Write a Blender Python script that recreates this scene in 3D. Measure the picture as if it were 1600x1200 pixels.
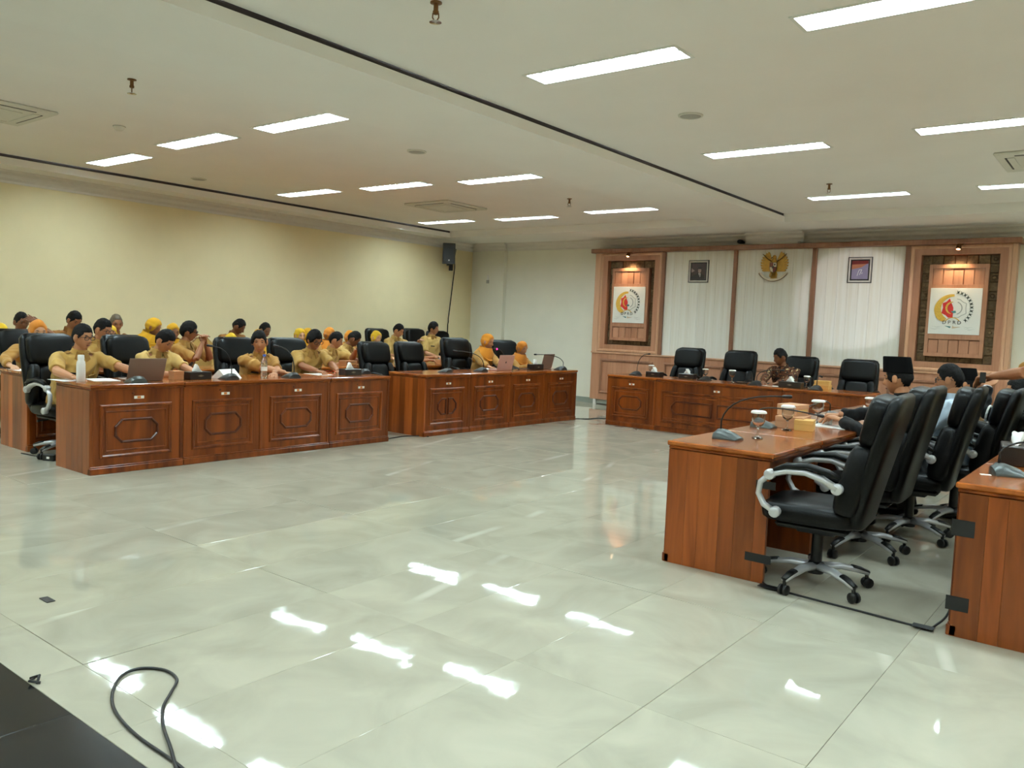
import bpy, math, random
import numpy as np
from mathutils import Vector, Matrix

random.seed(7)
np.random.seed(7)
for o in list(bpy.data.objects):
    bpy.data.objects.remove(o)
SC = bpy.context.scene
COL = SC.collection
R = math.radians

# ------------------------------------------------------------------ camera
EYE = 1.43
YAW, PITCH, ROLL, FPX = R(37.925), R(4.077), R(-2.409), 1272.77
fwd = Vector((-math.sin(YAW) * math.cos(PITCH), math.cos(YAW) * math.cos(PITCH), -math.sin(PITCH)))
rt0 = Vector((math.cos(YAW), math.sin(YAW), 0))
dn0 = fwd.cross(rt0)
rt = math.cos(ROLL) * rt0 + math.sin(ROLL) * dn0
dn = -math.sin(ROLL) * rt0 + math.cos(ROLL) * dn0
cam_d = bpy.data.cameras.new('camera')
cam = bpy.data.objects.new('camera', cam_d)
COL.objects.link(cam)
cam.matrix_world = Matrix(((rt.x, -dn.x, -fwd.x, 0), (rt.y, -dn.y, -fwd.y, 0), (rt.z, -dn.z, -fwd.z, EYE), (0, 0, 0, 1)))
cam_d.sensor_width = 36
cam_d.lens = FPX / 1600 * 36
cam_d.clip_start, cam_d.clip_end = 0.05, 100
SC.camera = cam

# ------------------------------------------------------------------ world, exposure
w = bpy.data.worlds.new('room_air')
SC.world = w
w.use_nodes = True
w.node_tree.nodes['Background'].inputs['Color'].default_value = (0.5, 0.5, 0.5, 1)
w.node_tree.nodes['Background'].inputs['Strength'].default_value = 0.05
SC.view_settings.view_transform = 'Standard'
SC.view_settings.look = 'None'
SC.view_settings.gamma = 1
SC.view_settings.use_curve_mapping = False
SC.view_settings.exposure = -0.05
SC.cycles.use_denoising = True
SC.cycles.use_adaptive_sampling = True
SC.cycles.adaptive_threshold = 0.04
SC.cycles.max_bounces = 7
SC.cycles.diffuse_bounces = 4
SC.cycles.glossy_bounces = 3
SC.cycles.transmission_bounces = 6
SC.cycles.transparent_max_bounces = 8
SC.cycles.use_light_tree = False
SC.cycles.sample_clamp_indirect = 6
SC.cycles.caustics_reflective = False
SC.cycles.caustics_refractive = False
LAMP = 60.0          # radiance of the lit troffers

# ------------------------------------------------------------------ materials
def lin(c):
    return tuple(((x / 255) / 12.92 if x / 255 <= 0.04045 else ((x / 255 + 0.055) / 1.055) ** 2.4) for x in c[:3]) + (1,)
MATS = {}
def mat(name, c, rough=0.5, metal=0.0, spec=0.5, coat=0.0, vary=0.08, scale=8, bump=0.0, bscale=60, stretch=(1, 1, 1), emit=None, trans=0.0, alpha=1.0, sheen=0.0, rnd=0.0):
    m = bpy.data.materials.new(name)
    m.use_nodes = True
    nt = m.node_tree
    b = nt.nodes['Principled BSDF']
    b.inputs['Roughness'].default_value = rough
    b.inputs['Metallic'].default_value = metal
    b.inputs['Specular IOR Level'].default_value = spec
    b.inputs['Coat Weight'].default_value = coat
    b.inputs['Coat Roughness'].default_value = 0.12
    b.inputs['Transmission Weight'].default_value = trans
    b.inputs['Alpha'].default_value = alpha
    b.inputs['Sheen Weight'].default_value = sheen
    L = nt.links
    if emit:
        b.inputs['Emission Color'].default_value = lin(c)
        b.inputs['Emission Strength'].default_value = emit
    tc = nt.nodes.new('ShaderNodeTexCoord')
    mp = nt.nodes.new('ShaderNodeMapping')
    mp.inputs['Scale'].default_value = stretch
    L.new(tc.outputs['Object'], mp.inputs['Vector'])
    src = mp.outputs['Vector']
    if rnd:
        oi = nt.nodes.new('ShaderNodeObjectInfo')
        va = nt.nodes.new('ShaderNodeVectorMath'); va.operation = 'MULTIPLY_ADD'
        cb = nt.nodes.new('ShaderNodeCombineXYZ')
        for k in range(3): L.new(oi.outputs['Random'], cb.inputs[k])
        va.inputs[1].default_value = (37.0, 23.0, 51.0)
        L.new(cb.outputs[0], va.inputs[0]); L.new(src, va.inputs[2])
        src = va.outputs[0]
    n = nt.nodes.new('ShaderNodeTexNoise')
    n.inputs['Scale'].default_value = scale
    n.inputs['Detail'].default_value = 4
    L.new(src, n.inputs['Vector'])
    cr = nt.nodes.new('ShaderNodeValToRGB')
    cl = lin(c)
    cr.color_ramp.elements[0].position = 0.3
    cr.color_ramp.elements[1].position = 0.7
    cr.color_ramp.elements[0].color = tuple(x * (1 - vary) for x in cl[:3]) + (1,)
    cr.color_ramp.elements[1].color = tuple(min(1, x * (1 + vary)) for x in cl[:3]) + (1,)
    L.new(n.outputs['Fac'], cr.inputs['Fac'])
    out = cr.outputs['Color']
    if rnd:
        hs = nt.nodes.new('ShaderNodeHueSaturation')
        mr = nt.nodes.new('ShaderNodeMapRange')
        mr.inputs['To Min'].default_value = 1 - rnd
        mr.inputs['To Max'].default_value = 1 + rnd
        L.new(oi.outputs['Random'], mr.inputs['Value'])
        L.new(mr.outputs[0], hs.inputs['Value'])
        L.new(out, hs.inputs['Color'])
        out = hs.outputs['Color']
    L.new(out, b.inputs['Base Color'])
    if bump:
        n2 = nt.nodes.new('ShaderNodeTexNoise')
        n2.inputs['Scale'].default_value = bscale
        n2.inputs['Detail'].default_value = 3
        L.new(src, n2.inputs['Vector'])
        bp = nt.nodes.new('ShaderNodeBump')
        bp.inputs['Strength'].default_value = bump
        bp.inputs['Distance'].default_value = 0.01
        L.new(n2.outputs['Fac'], bp.inputs['Height'])
        L.new(bp.outputs['Normal'], b.inputs['Normal'])
    if emit and 'lamp' not in name: m.cycles.emission_sampling = 'NONE'
    MATS[name] = m
    return m

def wood(name, dark, light, scale, stretch, rough=0.3, coat=0.4, rnd=0.1, staves=(0, 0, 0)):
    m = bpy.data.materials.new(name)
    m.use_nodes = True
    nt = m.node_tree; L = nt.links
    b = nt.nodes['Principled BSDF']
    b.inputs['Roughness'].default_value = rough
    b.inputs['Coat Weight'].default_value = coat
    b.inputs['Specular IOR Level'].default_value = 0.35
    b.inputs['Coat Roughness'].default_value = 0.1
    tc = nt.nodes.new('ShaderNodeTexCoord')
    oi = nt.nodes.new('ShaderNodeObjectInfo')
    cb = nt.nodes.new('ShaderNodeCombineXYZ')
    for k in range(3): L.new(oi.outputs['Random'], cb.inputs[k])
    va = nt.nodes.new('ShaderNodeVectorMath'); va.operation = 'MULTIPLY_ADD'
    va.inputs[1].default_value = (31.0, 17.0, 43.0)
    L.new(cb.outputs[0], va.inputs[0]); L.new(tc.outputs['Object'], va.inputs[2])
    mp = nt.nodes.new('ShaderNodeMapping'); mp.inputs['Scale'].default_value = stretch
    L.new(va.outputs[0], mp.inputs['Vector'])
    n = nt.nodes.new('ShaderNodeTexNoise')
    n.inputs['Scale'].default_value = scale; n.inputs['Detail'].default_value = 6; n.inputs['Distortion'].default_value = 0.8
    L.new(mp.outputs[0], n.inputs['Vector'])
    mp2 = nt.nodes.new('ShaderNodeMapping'); mp2.inputs['Scale'].default_value = staves
    L.new(va.outputs[0], mp2.inputs['Vector'])
    n2 = nt.nodes.new('ShaderNodeTexNoise'); n2.inputs['Scale'].default_value = 1.0; n2.inputs['Detail'].default_value = 1
    L.new(mp2.outputs[0], n2.inputs['Vector'])
    mx = nt.nodes.new('ShaderNodeMath'); mx.operation = 'MULTIPLY_ADD'
    mx.inputs[1].default_value = 0.45
    L.new(n.outputs['Fac'], mx.inputs[0])
    ml = nt.nodes.new('ShaderNodeMath'); ml.operation = 'MULTIPLY'; ml.inputs[1].default_value = 0.55
    L.new(n2.outputs['Fac'], ml.inputs[0]); L.new(ml.outputs[0], mx.inputs[2])
    cr = nt.nodes.new('ShaderNodeValToRGB')
    cr.color_ramp.elements[0].position = 0.36; cr.color_ramp.elements[0].color = lin(dark)
    cr.color_ramp.elements[1].position = 0.62; cr.color_ramp.elements[1].color = lin(light)
    L.new(mx.outputs[0], cr.inputs['Fac'])
    hs = nt.nodes.new('ShaderNodeHueSaturation')
    mr = nt.nodes.new('ShaderNodeMapRange'); mr.inputs['To Min'].default_value = 1 - rnd; mr.inputs['To Max'].default_value = 1 + rnd
    L.new(oi.outputs['Random'], mr.inputs['Value']); L.new(mr.outputs[0], hs.inputs['Value'])
    L.new(cr.outputs[0], hs.inputs['Color']); L.new(hs.outputs[0], b.inputs['Base Color'])
    bp = nt.nodes.new('ShaderNodeBump'); bp.inputs['Strength'].default_value = 0.03; bp.inputs['Distance'].default_value = 0.002
    L.new(n.outputs['Fac'], bp.inputs['Height']); L.new(bp.outputs[0], b.inputs['Normal'])
    MATS[name] = m
    return m

def marble(name, c, vein, rough, wav, spec=0.5):
    m = bpy.data.materials.new(name)
    m.use_nodes = True
    nt = m.node_tree; L = nt.links
    b = nt.nodes['Principled BSDF']
    b.inputs['Roughness'].default_value = rough
    b.inputs['Specular IOR Level'].default_value = spec
    tc = nt.nodes.new('ShaderNodeTexCoord')
    oi = nt.nodes.new('ShaderNodeObjectInfo')
    cb = nt.nodes.new('ShaderNodeCombineXYZ')
    for k in range(3): L.new(oi.outputs['Random'], cb.inputs[k])
    va = nt.nodes.new('ShaderNodeVectorMath'); va.operation = 'MULTIPLY_ADD'
    va.inputs[1].default_value = (61.0, 47.0, 83.0)
    L.new(cb.outputs[0], va.inputs[0]); L.new(tc.outputs['Object'], va.inputs[2])
    n = nt.nodes.new('ShaderNodeTexNoise'); n.inputs['Scale'].default_value = 2.2; n.inputs['Detail'].default_value = 7; n.inputs['Distortion'].default_value = 1.0
    L.new(va.outputs[0], n.inputs['Vector'])
    cr = nt.nodes.new('ShaderNodeValToRGB')
    cl = lin(c)
    cr.color_ramp.elements[0].position = 0.3; cr.color_ramp.elements[0].color = tuple(x * 0.84 for x in cl[:3]) + (1,)
    cr.color_ramp.elements[1].position = 0.72; cr.color_ramp.elements[1].color = tuple(min(1, x * 1.1) for x in cl[:3]) + (1,)
    L.new(n.outputs['Fac'], cr.inputs['Fac'])
    # thin pale, nearly straight veins that fade in and out
    nv = nt.nodes.new('ShaderNodeTexWave'); nv.bands_direction = 'DIAGONAL'
    nv.inputs['Scale'].default_value = 0.22; nv.inputs['Distortion'].default_value = 3.0; nv.inputs['Detail'].default_value = 2; nv.inputs['Detail Scale'].default_value = 0.6
    mp = nt.nodes.new('ShaderNodeMapping'); mp.inputs['Rotation'].default_value = (0, 0, 0.5)
    L.new(va.outputs[0], mp.inputs['Vector']); L.new(mp.outputs[0], nv.inputs['Vector'])
    c0 = nt.nodes.new('ShaderNodeValToRGB')
    c0.color_ramp.elements[0].position = 0.9994; c0.color_ramp.elements[0].color = (0, 0, 0, 1)
    c0.color_ramp.elements[1].position = 1.0; c0.color_ramp.elements[1].color = (0.55, 0.55, 0.55, 1)
    L.new(nv.outputs['Fac'], c0.inputs['Fac'])
    nm = nt.nodes.new('ShaderNodeTexNoise'); nm.inputs['Scale'].default_value = 1.6
    L.new(va.outputs[0], nm.inputs['Vector'])
    c1 = nt.nodes.new('ShaderNodeValToRGB'); c1.color_ramp.elements[0].position = 0.45; c1.color_ramp.elements[1].position = 0.62
    L.new(nm.outputs['Fac'], c1.inputs['Fac'])
    cv = nt.nodes.new('ShaderNodeMath'); cv.operation = 'MULTIPLY'
    L.new(c0.outputs[0], cv.inputs[0]); L.new(c1.outputs[0], cv.inputs[1])
    mx = nt.nodes.new('ShaderNodeMix'); mx.data_type = 'RGBA'
    L.new(cv.outputs[0], mx.inputs[0]); L.new(cr.outputs[0], mx.inputs[6]); mx.inputs[7].default_value = lin(vein)
    L.new(mx.outputs[2], b.inputs['Base Color'])
    nb = nt.nodes.new('ShaderNodeTexNoise'); nb.inputs['Scale'].default_value = 2.6; nb.inputs['Detail'].default_value = 2.0
    L.new(va.outputs[0], nb.inputs['Vector'])
    bp = nt.nodes.new('ShaderNodeBump'); bp.inputs['Strength'].default_value = 1.0; bp.inputs['Distance'].default_value = wav
    L.new(nb.outputs['Fac'], bp.inputs['Height']); L.new(bp.outputs[0], b.inputs['Normal'])
    MATS[name] = m
    return m

marble('floor_marble', (181, 176, 158), (220, 216, 202), 0.035, 0.0015)
marble('black_granite', (26, 26, 26), (60, 60, 58), 0.18, 0.0006, 0.35)
mat('grout', (150, 148, 138), 0.7)
mat('wall_paint', (236, 220, 178), 0.62, spec=0.3, vary=0.03, scale=2)
mat('wall_grey', (236, 232, 216), 0.62, spec=0.3, vary=0.03, scale=2)
mat('ceiling_paint', (250, 246, 242), 0.75, spec=0.2, vary=0.015, scale=1.5)
mat('cornice_paint', (226, 220, 212), 0.6, spec=0.3, vary=0.02)
mat('shadow_gap', (52, 40, 40), 0.6, vary=0.1)
mat('baseboard_tile', (150, 156, 146), 0.15, vary=0.1, scale=6)
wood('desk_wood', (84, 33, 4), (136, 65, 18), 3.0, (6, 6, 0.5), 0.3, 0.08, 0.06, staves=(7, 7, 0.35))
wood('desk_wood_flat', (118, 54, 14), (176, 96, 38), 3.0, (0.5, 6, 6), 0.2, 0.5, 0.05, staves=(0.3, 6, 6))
wood('desk_plank', (100, 43, 11), (152, 78, 30), 3.2, (5, 5, 0.45), 0.3, 0.1, 0.36, staves=(3, 3, 0.5))
wood('desk_moulding', (66, 26, 8), (100, 46, 18), 3.0, (6, 6, 1), 0.4, 0.1, 0.05, staves=(2, 2, 2))
wood('panel_wood', (166, 114, 86), (190, 138, 108), 3.0, (9, 9, 0.5), 0.42, 0.1, 0.06, staves=(4, 4, 0.3))
wood('panel_wood_dark', (126, 84, 62), (152, 106, 80), 3.0, (9, 9, 0.5), 0.45, 0.1, 0.06, staves=(4, 4, 0.3))
wood('panel_wood_pale', (198, 150, 118), (214, 168, 136), 3.0, (9, 9, 0.5), 0.42, 0.1, 0.04, staves=(4, 4, 0.3))
wood('pale_plank', (240, 234, 220), (250, 247, 238), 3.0, (10, 10, 0.35), 0.5, 0.0, 0.035, staves=(14, 14, 0.2))
mat('carved_stone', (112, 90, 62), 0.8, vary=0.4, scale=25, bump=0.6, bscale=40, rnd=0.2)
mat('black_leather', (5, 5, 5), 0.36, spec=0.2, vary=0.12, scale=10, bump=0.12, bscale=120)
mat('black_plastic', (8, 8, 9), 0.45, vary=0.1)
mat('grey_plastic', (34, 34, 34), 0.4, vary=0.1)
mat('mic_grey', (70, 76, 74), 0.35, metal=0.2, vary=0.08)
mat('silver', (200, 200, 202), 0.32, metal=0.45, vary=0.04)
mat('chrome', (210, 210, 212), 0.15, metal=1.0, vary=0.03)
mat('tape', (12, 12, 13), 0.55, vary=0.1)
mat('white_plastic', (232, 230, 224), 0.4, vary=0.02)
mat('paper', (238, 236, 230), 0.8, spec=0.2, vary=0.02)
mat('tissue', (245, 244, 240), 0.9, spec=0.1, vary=0.02)
mat('porcelain', (244, 242, 236), 0.15, vary=0.01)
mat('carton', (196, 146, 108), 0.75, vary=0.06)
mat('carton_print', (214, 170, 96), 0.7, vary=0.05)
mat('kraft', (176, 122, 78), 0.75, vary=0.06)
mat('rose_metal', (208, 164, 152), 0.4, metal=0.0, vary=0.02)
mat('laptop_brown', (132, 108, 94), 0.45, metal=0.0, vary=0.03)
mat('laptop_dark', (62, 60, 58), 0.4, metal=0.3, vary=0.03)
mat('glass', (245, 248, 248), 0.03, trans=1.0, vary=0.0)
mat('clear_plastic', (235, 242, 246), 0.06, trans=0.9, vary=0.0)
mat('blue_cap', (60, 96, 190), 0.4)
mat('teal', (60, 150, 140), 0.4)
mat('orange_mark', (214, 128, 60), 0.6)
mat('tissue_box', (24, 14, 12), 0.35, coat=0.3)
mat('box_ornament', (120, 108, 92), 0.5)
mat('red_led', (255, 30, 110), 0.3, emit=6)
mat('red_cloth', (196, 62, 36), 0.75, vary=0.1)
mat('ac_white', (224, 222, 212), 0.5, vary=0.02)
mat('ac_slot', (40, 38, 36), 0.6)
mat('grille', (170, 168, 160), 0.6, vary=0.08, scale=200)
mat('brass', (120, 84, 52), 0.35, metal=0.8)
mat('lamp_reflector', (229, 250, 255), 0.4, emit=LAMP, vary=0)
mat('lamp_tube', (229, 250, 255), 0.4, emit=LAMP, vary=0)
mat('louvre', (225, 228, 230), 0.25, metal=0.6, vary=0.02)
mat('lamp_frame', (235, 235, 230), 0.45, vary=0.02)
mat('warm_bulb', (255, 214, 160), 0.4, emit=5, vary=0)
mat('sign_white', (240, 240, 234), 0.45, vary=0.01)
mat('sign_gold', (214, 172, 66), 0.5, vary=0.2, scale=60)
mat('sign_red', (206, 38, 34), 0.5, vary=0.06)
mat('sign_green', (54, 70, 58), 0.5, vary=0.1)
mat('sign_teal', (70, 128, 130), 0.5)
mat('sign_grey', (170, 172, 168), 0.5)
mat('sign_ink', (44, 50, 46), 0.5)
mat('sign_tan', (212, 190, 160), 0.5)
mat('gold', (196, 150, 62), 0.42, metal=0.35, vary=0.15, scale=30)
mat('gold_dark', (104, 72, 26), 0.45, metal=0.3, vary=0.1)
mat('emblem_red', (110, 44, 24), 0.5)
mat('emblem_white', (226, 214, 190), 0.5)
mat('emblem_black', (30, 20, 16), 0.5)
mat('frame_white', (226, 220, 212), 0.4)
mat('frame_black', (34, 26, 26), 0.4)
mat('photo_brown', (70, 50, 46), 0.3)
mat('photo_skin', (176, 150, 138), 0.3)
mat('photo_suit', (44, 36, 34), 0.3)
mat('photo_lavender', (150, 140, 172), 0.3)
mat('photo_red', (120, 36, 38), 0.3)
mat('photo_orange', (190, 122, 92), 0.3)
SKIN = [mat('skin_%d' % i, c, 0.5, spec=0.35, vary=0.06, scale=14) for i, c in enumerate([(176, 122, 86), (152, 100, 68), (198, 148, 112), (122, 78, 52)])]
mat('hair_black', (12, 9, 8), 0.7, spec=0.2, vary=0.3, scale=60, bump=0.6, bscale=150)
mat('hair_grey', (92, 78, 62), 0.55, vary=0.25, scale=60, bump=0.5, bscale=150)
mat('lips', (140, 78, 66), 0.45)
mat('eye_dark', (30, 22, 18), 0.3)
CL = dict(khaki=(180, 142, 76), khaki_b=(164, 120, 60), khaki_c=(190, 156, 92), brown=(142, 96, 48), mustard=(212, 158, 38), orange=(214, 138, 44), amber=(206, 128, 46), yellow=(218, 176, 44), tan_cloth=(176, 142, 98),
          dark_vest=(44, 34, 30), black_cloth=(12, 12, 13), blue_cloth=(188, 206, 222), dark_trousers=(40, 36, 32), khaki_trousers=(150, 118, 58))
for k, c in CL.items():
    mat(k, c, 0.85, spec=0.2, vary=0.1, scale=5, bump=0.15, bscale=25, sheen=0.1)
mat('uniform_trim', (146, 108, 54), 0.85, spec=0.2)
mat('velvet', (5, 5, 6), 0.8, spec=0.1)
def batik():
    m = mat('batik', (90, 62, 44), 0.8, spec=0.2)
    nt = m.node_tree; L = nt.links
    b = nt.nodes['Principled BSDF']
    tc = nt.nodes['Texture Coordinate']
    v = nt.nodes.new('ShaderNodeTexVoronoi'); v.inputs['Scale'].default_value = 22
    n = nt.nodes.new('ShaderNodeTexNoise'); n.inputs['Scale'].default_value = 14; n.inputs['Detail'].default_value = 3
    L.new(tc.outputs['Object'], n.inputs['Vector'])
    mx = nt.nodes.new('ShaderNodeMix'); mx.data_type = 'RGBA'; mx.inputs[0].default_value = 0.12
    L.new(tc.outputs['Object'], mx.inputs[6]); L.new(n.outputs['Color'], mx.inputs[7])
    L.new(mx.outputs[2], v.inputs['Vector'])
    cr = nt.nodes.new('ShaderNodeValToRGB')
    cr.color_ramp.interpolation = 'CONSTANT'
    e = cr.color_ramp.elements
    e[0].position = 0; e[0].color = lin((178, 150, 108))
    e[1].position = 0.3; e[1].color = lin((44, 30, 26))
    x = e.new(0.5); x.color = lin((112, 68, 44))
    x = e.new(0.72); x.color = lin((34, 26, 26))
    L.new(v.outputs['Distance'], cr.inputs['Fac'])
    L.new(cr.outputs[0], b.inputs['Base Color'])
batik()

# ------------------------------------------------------------------ mesh builder
class MB:
    def __init__(s):
        s.v = []; s.f = []; s.m = []
    def add(s, vs, fs, mi=0, M=None):
        o = len(s.v)
        if M is not None:
            vs = [tuple(M @ Vector(p)) for p in vs]
        s.v.extend([tuple(p) for p in vs])
        s.f.extend([tuple(i + o for i in f) for f in fs])
        s.m.extend([mi] * len(fs))
        return s
    def box(s, x0, x1, y0, y1, z0, z1, mi=0, M=None, c=0.0):
        x0, x1 = min(x0, x1), max(x0, x1); y0, y1 = min(y0, y1), max(y0, y1); z0, z1 = min(z0, z1), max(z0, z1)
        if c <= 0:
            vs = [(x, y, z) for x in (x0, x1) for y in (y0, y1) for z in (z0, z1)]
            fs = [(0, 1, 3, 2), (4, 6, 7, 5), (0, 4, 5, 1), (2, 3, 7, 6), (0, 2, 6, 4), (1, 5, 7, 3)]
            return s.add(vs, fs, mi, M)
        c = min(c, (x1 - x0) * .45, (y1 - y0) * .45, (z1 - z0) * .45)
        lo, hi = (x0, y0, z0), (x1, y1, z1)
        idx = {}; vs = []
        for a in (0, 1):
            for b in (0, 1):
                for d in (0, 1):
                    sg = (a, b, d)
                    for ax in range(3):
                        p = []
                        for k in range(3):
                            e = hi[k] if sg[k] else lo[k]
                            if k != ax: e += -c if sg[k] else c
                            p.append(e)
                        idx[(sg, ax)] = len(vs); vs.append(tuple(p))
        fs = []
        for ax in range(3):
            o = [k for k in range(3) if k != ax]
            for sv in (0, 1):
                q = []
                for (u, v) in ((0, 0), (1, 0), (1, 1), (0, 1)):
                    sg = [0, 0, 0]; sg[ax] = sv; sg[o[0]] = u; sg[o[1]] = v
                    q.append(idx[(tuple(sg), ax)])
                fs.append(tuple(q))
        for ax in range(3):
            o = [k for k in range(3) if k != ax]
            for u in (0, 1):
                for v in (0, 1):
                    q = []
                    for (e, fa) in ((0, o[0]), (1, o[0]), (1, o[1]), (0, o[1])):
                        sg = [0, 0, 0]; sg[ax] = e; sg[o[0]] = u; sg[o[1]] = v
                        q.append(idx[(tuple(sg), fa)])
                    fs.append(tuple(q))
        for a in (0, 1):
            for b in (0, 1):
                for d in (0, 1):
                    fs.append(tuple(idx[((a, b, d), ax)] for ax in range(3)))
        return s.add(vs, fs, mi, M)
    def sup(s, c, h, e1=0.5, e2=0.5, nu=16, nv=10, mi=0, M=None):
        """superellipsoid cushion, centre c, half sizes h"""
        sp = lambda x, p: math.copysign(abs(x) ** p, x)
        vs = []; fs = []
        for j in range(1, nv):
            t = -math.pi / 2 + math.pi * j / nv
            for i in range(nu):
                p = 2 * math.pi * i / nu
                vs.append((c[0] + h[0] * sp(math.cos(t), e1) * sp(math.cos(p), e2), c[1] + h[1] * sp(math.cos(t), e1) * sp(math.sin(p), e2), c[2] + h[2] * sp(math.sin(t), e1)))
        a = len(vs); vs.append((c[0], c[1], c[2] - h[2])); vs.append((c[0], c[1], c[2] + h[2]))
        for j in range(nv - 2):
            for i in range(nu):
                k = (i + 1) % nu
                fs.append((j * nu + i, j * nu + k, (j + 1) * nu + k, (j + 1) * nu + i))
        for i in range(nu):
            k = (i + 1) % nu
            fs.append((a, k, i)); fs.append((a + 1, (nv - 2) * nu + i, (nv - 2) * nu + k))
        return s.add(vs, fs, mi, M)
    def tube(s, pts, r, n=8, mi=0, M=None, flat=1.0, up=None, cap=True):
        pts = [Vector(p) for p in pts]
        if not isinstance(r, (list, tuple)): r = [r] * len(pts)
        vs = []; fs = []
        pu = Vector(up) if up else None
        for i, p in enumerate(pts):
            d = (pts[min(i + 1, len(pts) - 1)] - pts[max(i - 1, 0)])
            if d.length < 1e-9: d = Vector((0, 0, 1))
            d.normalize()
            if pu is None: pu = Vector((0, 0, 1)) if abs(d.z) < .9 else Vector((0, 1, 0))
            x = d.cross(pu)
            if x.length < 1e-6: x = d.orthogonal()
            x.normalize(); y = x.cross(d).normalized()
            if not up: pu = y
            for k in range(n):
                a = 2 * math.pi * k / n
                vs.append(tuple(p + x * (r[i] * math.cos(a)) + y * (r[i] * flat * math.sin(a))))
        for i in range(len(pts) - 1):
            for k in range(n):
                k2 = (k + 1) % n
                fs.append((i * n + k, (i + 1) * n + k, (i + 1) * n + k2, i * n + k2))
        if cap:
            fs.append(tuple(range(n))); fs.append(tuple((len(pts) - 1) * n + k for k in reversed(range(n))))
        return s.add(vs, fs, mi, M)
    def lathe(s, prof, n=16, c=(0, 0, 0), mi=0, M=None):
        vs = []; fs = []
        for (r, z) in prof:
            for k in range(n):
                a = 2 * math.pi * k / n
                vs.append((c[0] + r * math.cos(a), c[1] + r * math.sin(a), c[2] + z))
        for i in range(len(prof) - 1):
            for k in range(n):
                k2 = (k + 1) % n
                fs.append((i * n + k, i * n + k2, (i + 1) * n + k2, (i + 1) * n + k))
        if prof[0][0] > 1e-5: fs.append(tuple(reversed(range(n))))
        if prof[-1][0] > 1e-5: fs.append(tuple((len(prof) - 1) * n + k for k in range(n)))
        return s.add(vs, fs, mi, M)
    def loft(s, rings, mi=0, M=None, cap=True):
        n = len(rings[0]); vs = [p for r_ in rings for p in r_]; fs = []
        for i in range(len(rings) - 1):
            for k in range(n):
                k2 = (k + 1) % n
                fs.append((i * n + k, i * n + k2, (i + 1) * n + k2, (i + 1) * n + k))
        if cap:
            fs.append(tuple(reversed(range(n)))); fs.append(tuple((len(rings) - 1) * n + k for k in range(n)))
        return s.add(vs, fs, mi, M)
    def prism(s, poly, y0, y1, mi=0, M=None):
        """poly in (x, z), extruded along y"""
        n = len(poly)
        vs = [(x, y0, z) for x, z in poly] + [(x, y1, z) for x, z in poly]
        fs = [tuple(range(n)), tuple(reversed(range(n, 2 * n)))]
        for k in range(n):
            k2 = (k + 1) % n
            fs.append((k2, k, n + k, n + k2))
        return s.add(vs, fs, mi, M)
    def moulding(s, poly, y, w_, d, mi=0, M=None):
        """closed moulding around convex poly (x, z), standing d proud of plane y towards +y"""
        rings = [[(x, y + dy, z) for x, z in offset_poly(poly, o)] for o, dy in ((0, 0), (0.05 * w_, d * .6), (w_ * .3, d), (w_ * .65, d), (w_ * .95, d * .45), (w_, 0))]
        return s.loft(rings, mi, M, cap=False)
    def build(s, name, mats, parent=None, smooth=None, loc=None, rz=None):
        me = bpy.data.meshes.new(name)
        me.from_pydata(s.v, [], s.f)
        if not isinstance(mats, (list, tuple)): mats = [mats]
        for m in mats: me.materials.append(MATS[m] if isinstance(m, str) else m)
        if len(mats) > 1: me.polygons.foreach_set('material_index', s.m)
        if smooth is not None:
            me.polygons.foreach_set('use_smooth', [True] * len(me.polygons))
            if smooth < 179: me.set_sharp_from_angle(angle=R(smooth))
        me.update()
        return link(name, me, parent, loc, rz)

def link(name, me, parent=None, loc=None, rz=None):
    o = bpy.data.objects.new(name, me)
    COL.objects.link(o)
    if parent is not None: o.parent = parent
    if loc is not None: o.location = loc
    if rz is not None: o.rotation_euler = (0, 0, rz)
    return o
def offset_poly(poly, d):
    n = len(poly); out = []
    area = sum(poly[i][0] * poly[(i + 1) % n][1] - poly[(i + 1) % n][0] * poly[i][1] for i in range(n))
    sg = 1 if area > 0 else -1
    for i in range(n):
        a, b, c = Vector(poly[i - 1]), Vector(poly[i]), Vector(poly[(i + 1) % n])
        u = (b - a).normalized(); v = (c - b).normalized()
        n1 = Vector((-u.y, u.x)) * sg; n2 = Vector((-v.y, v.x)) * sg
        m = (n1 + n2); k = m.dot(n1)
        p = b + m * (d / k if abs(k) > 1e-6 else 0)
        out.append((p.x, p.y))
    return out
def tag(o, label=None, cat=None, group=None, kind=None):
    if label: o['label'] = label
    if cat: o['category'] = cat
    if group: o['group'] = group
    if kind: o['kind'] = kind
    return o
def thing(name, label, cat, loc=(0, 0, 0), rz=0.0, group=None):
    o = bpy.data.objects.new(name, None)
    o.empty_display_size = 0.1
    COL.objects.link(o)
    o.location = loc; o.rotation_euler = (0, 0, rz)
    return tag(o, label, cat, group)
def dup(root, loc, rz, label=None, group=None, depth=0, parent=None):
    kids = list(root.children)
    c = root.copy(); COL.objects.link(c)
    if depth == 0:
        c.location = loc; c.rotation_euler = (0, 0, rz)
        if label: c['label'] = label
        if group: c['group'] = group
    else:
        c.parent = parent
    for k in kids: dup(k, None, None, depth=depth + 1, parent=c)
    return c
def evalmesh(o):
    dg = bpy.context.evaluated_depsgraph_get()
    return bpy.data.meshes.new_from_object(o.evaluated_get(dg))
def text_mesh(body, size, depth=0.004, align='CENTER'):
    cu = bpy.data.curves.new('lettering', 'FONT')
    cu.body = body; cu.size = size; cu.extrude = depth; cu.align_x = align; cu.resolution_u = 3
    o = bpy.data.objects.new('lettering', cu)
    COL.objects.link(o)
    me = evalmesh(o)
    bpy.data.objects.remove(o)
    return me

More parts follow.
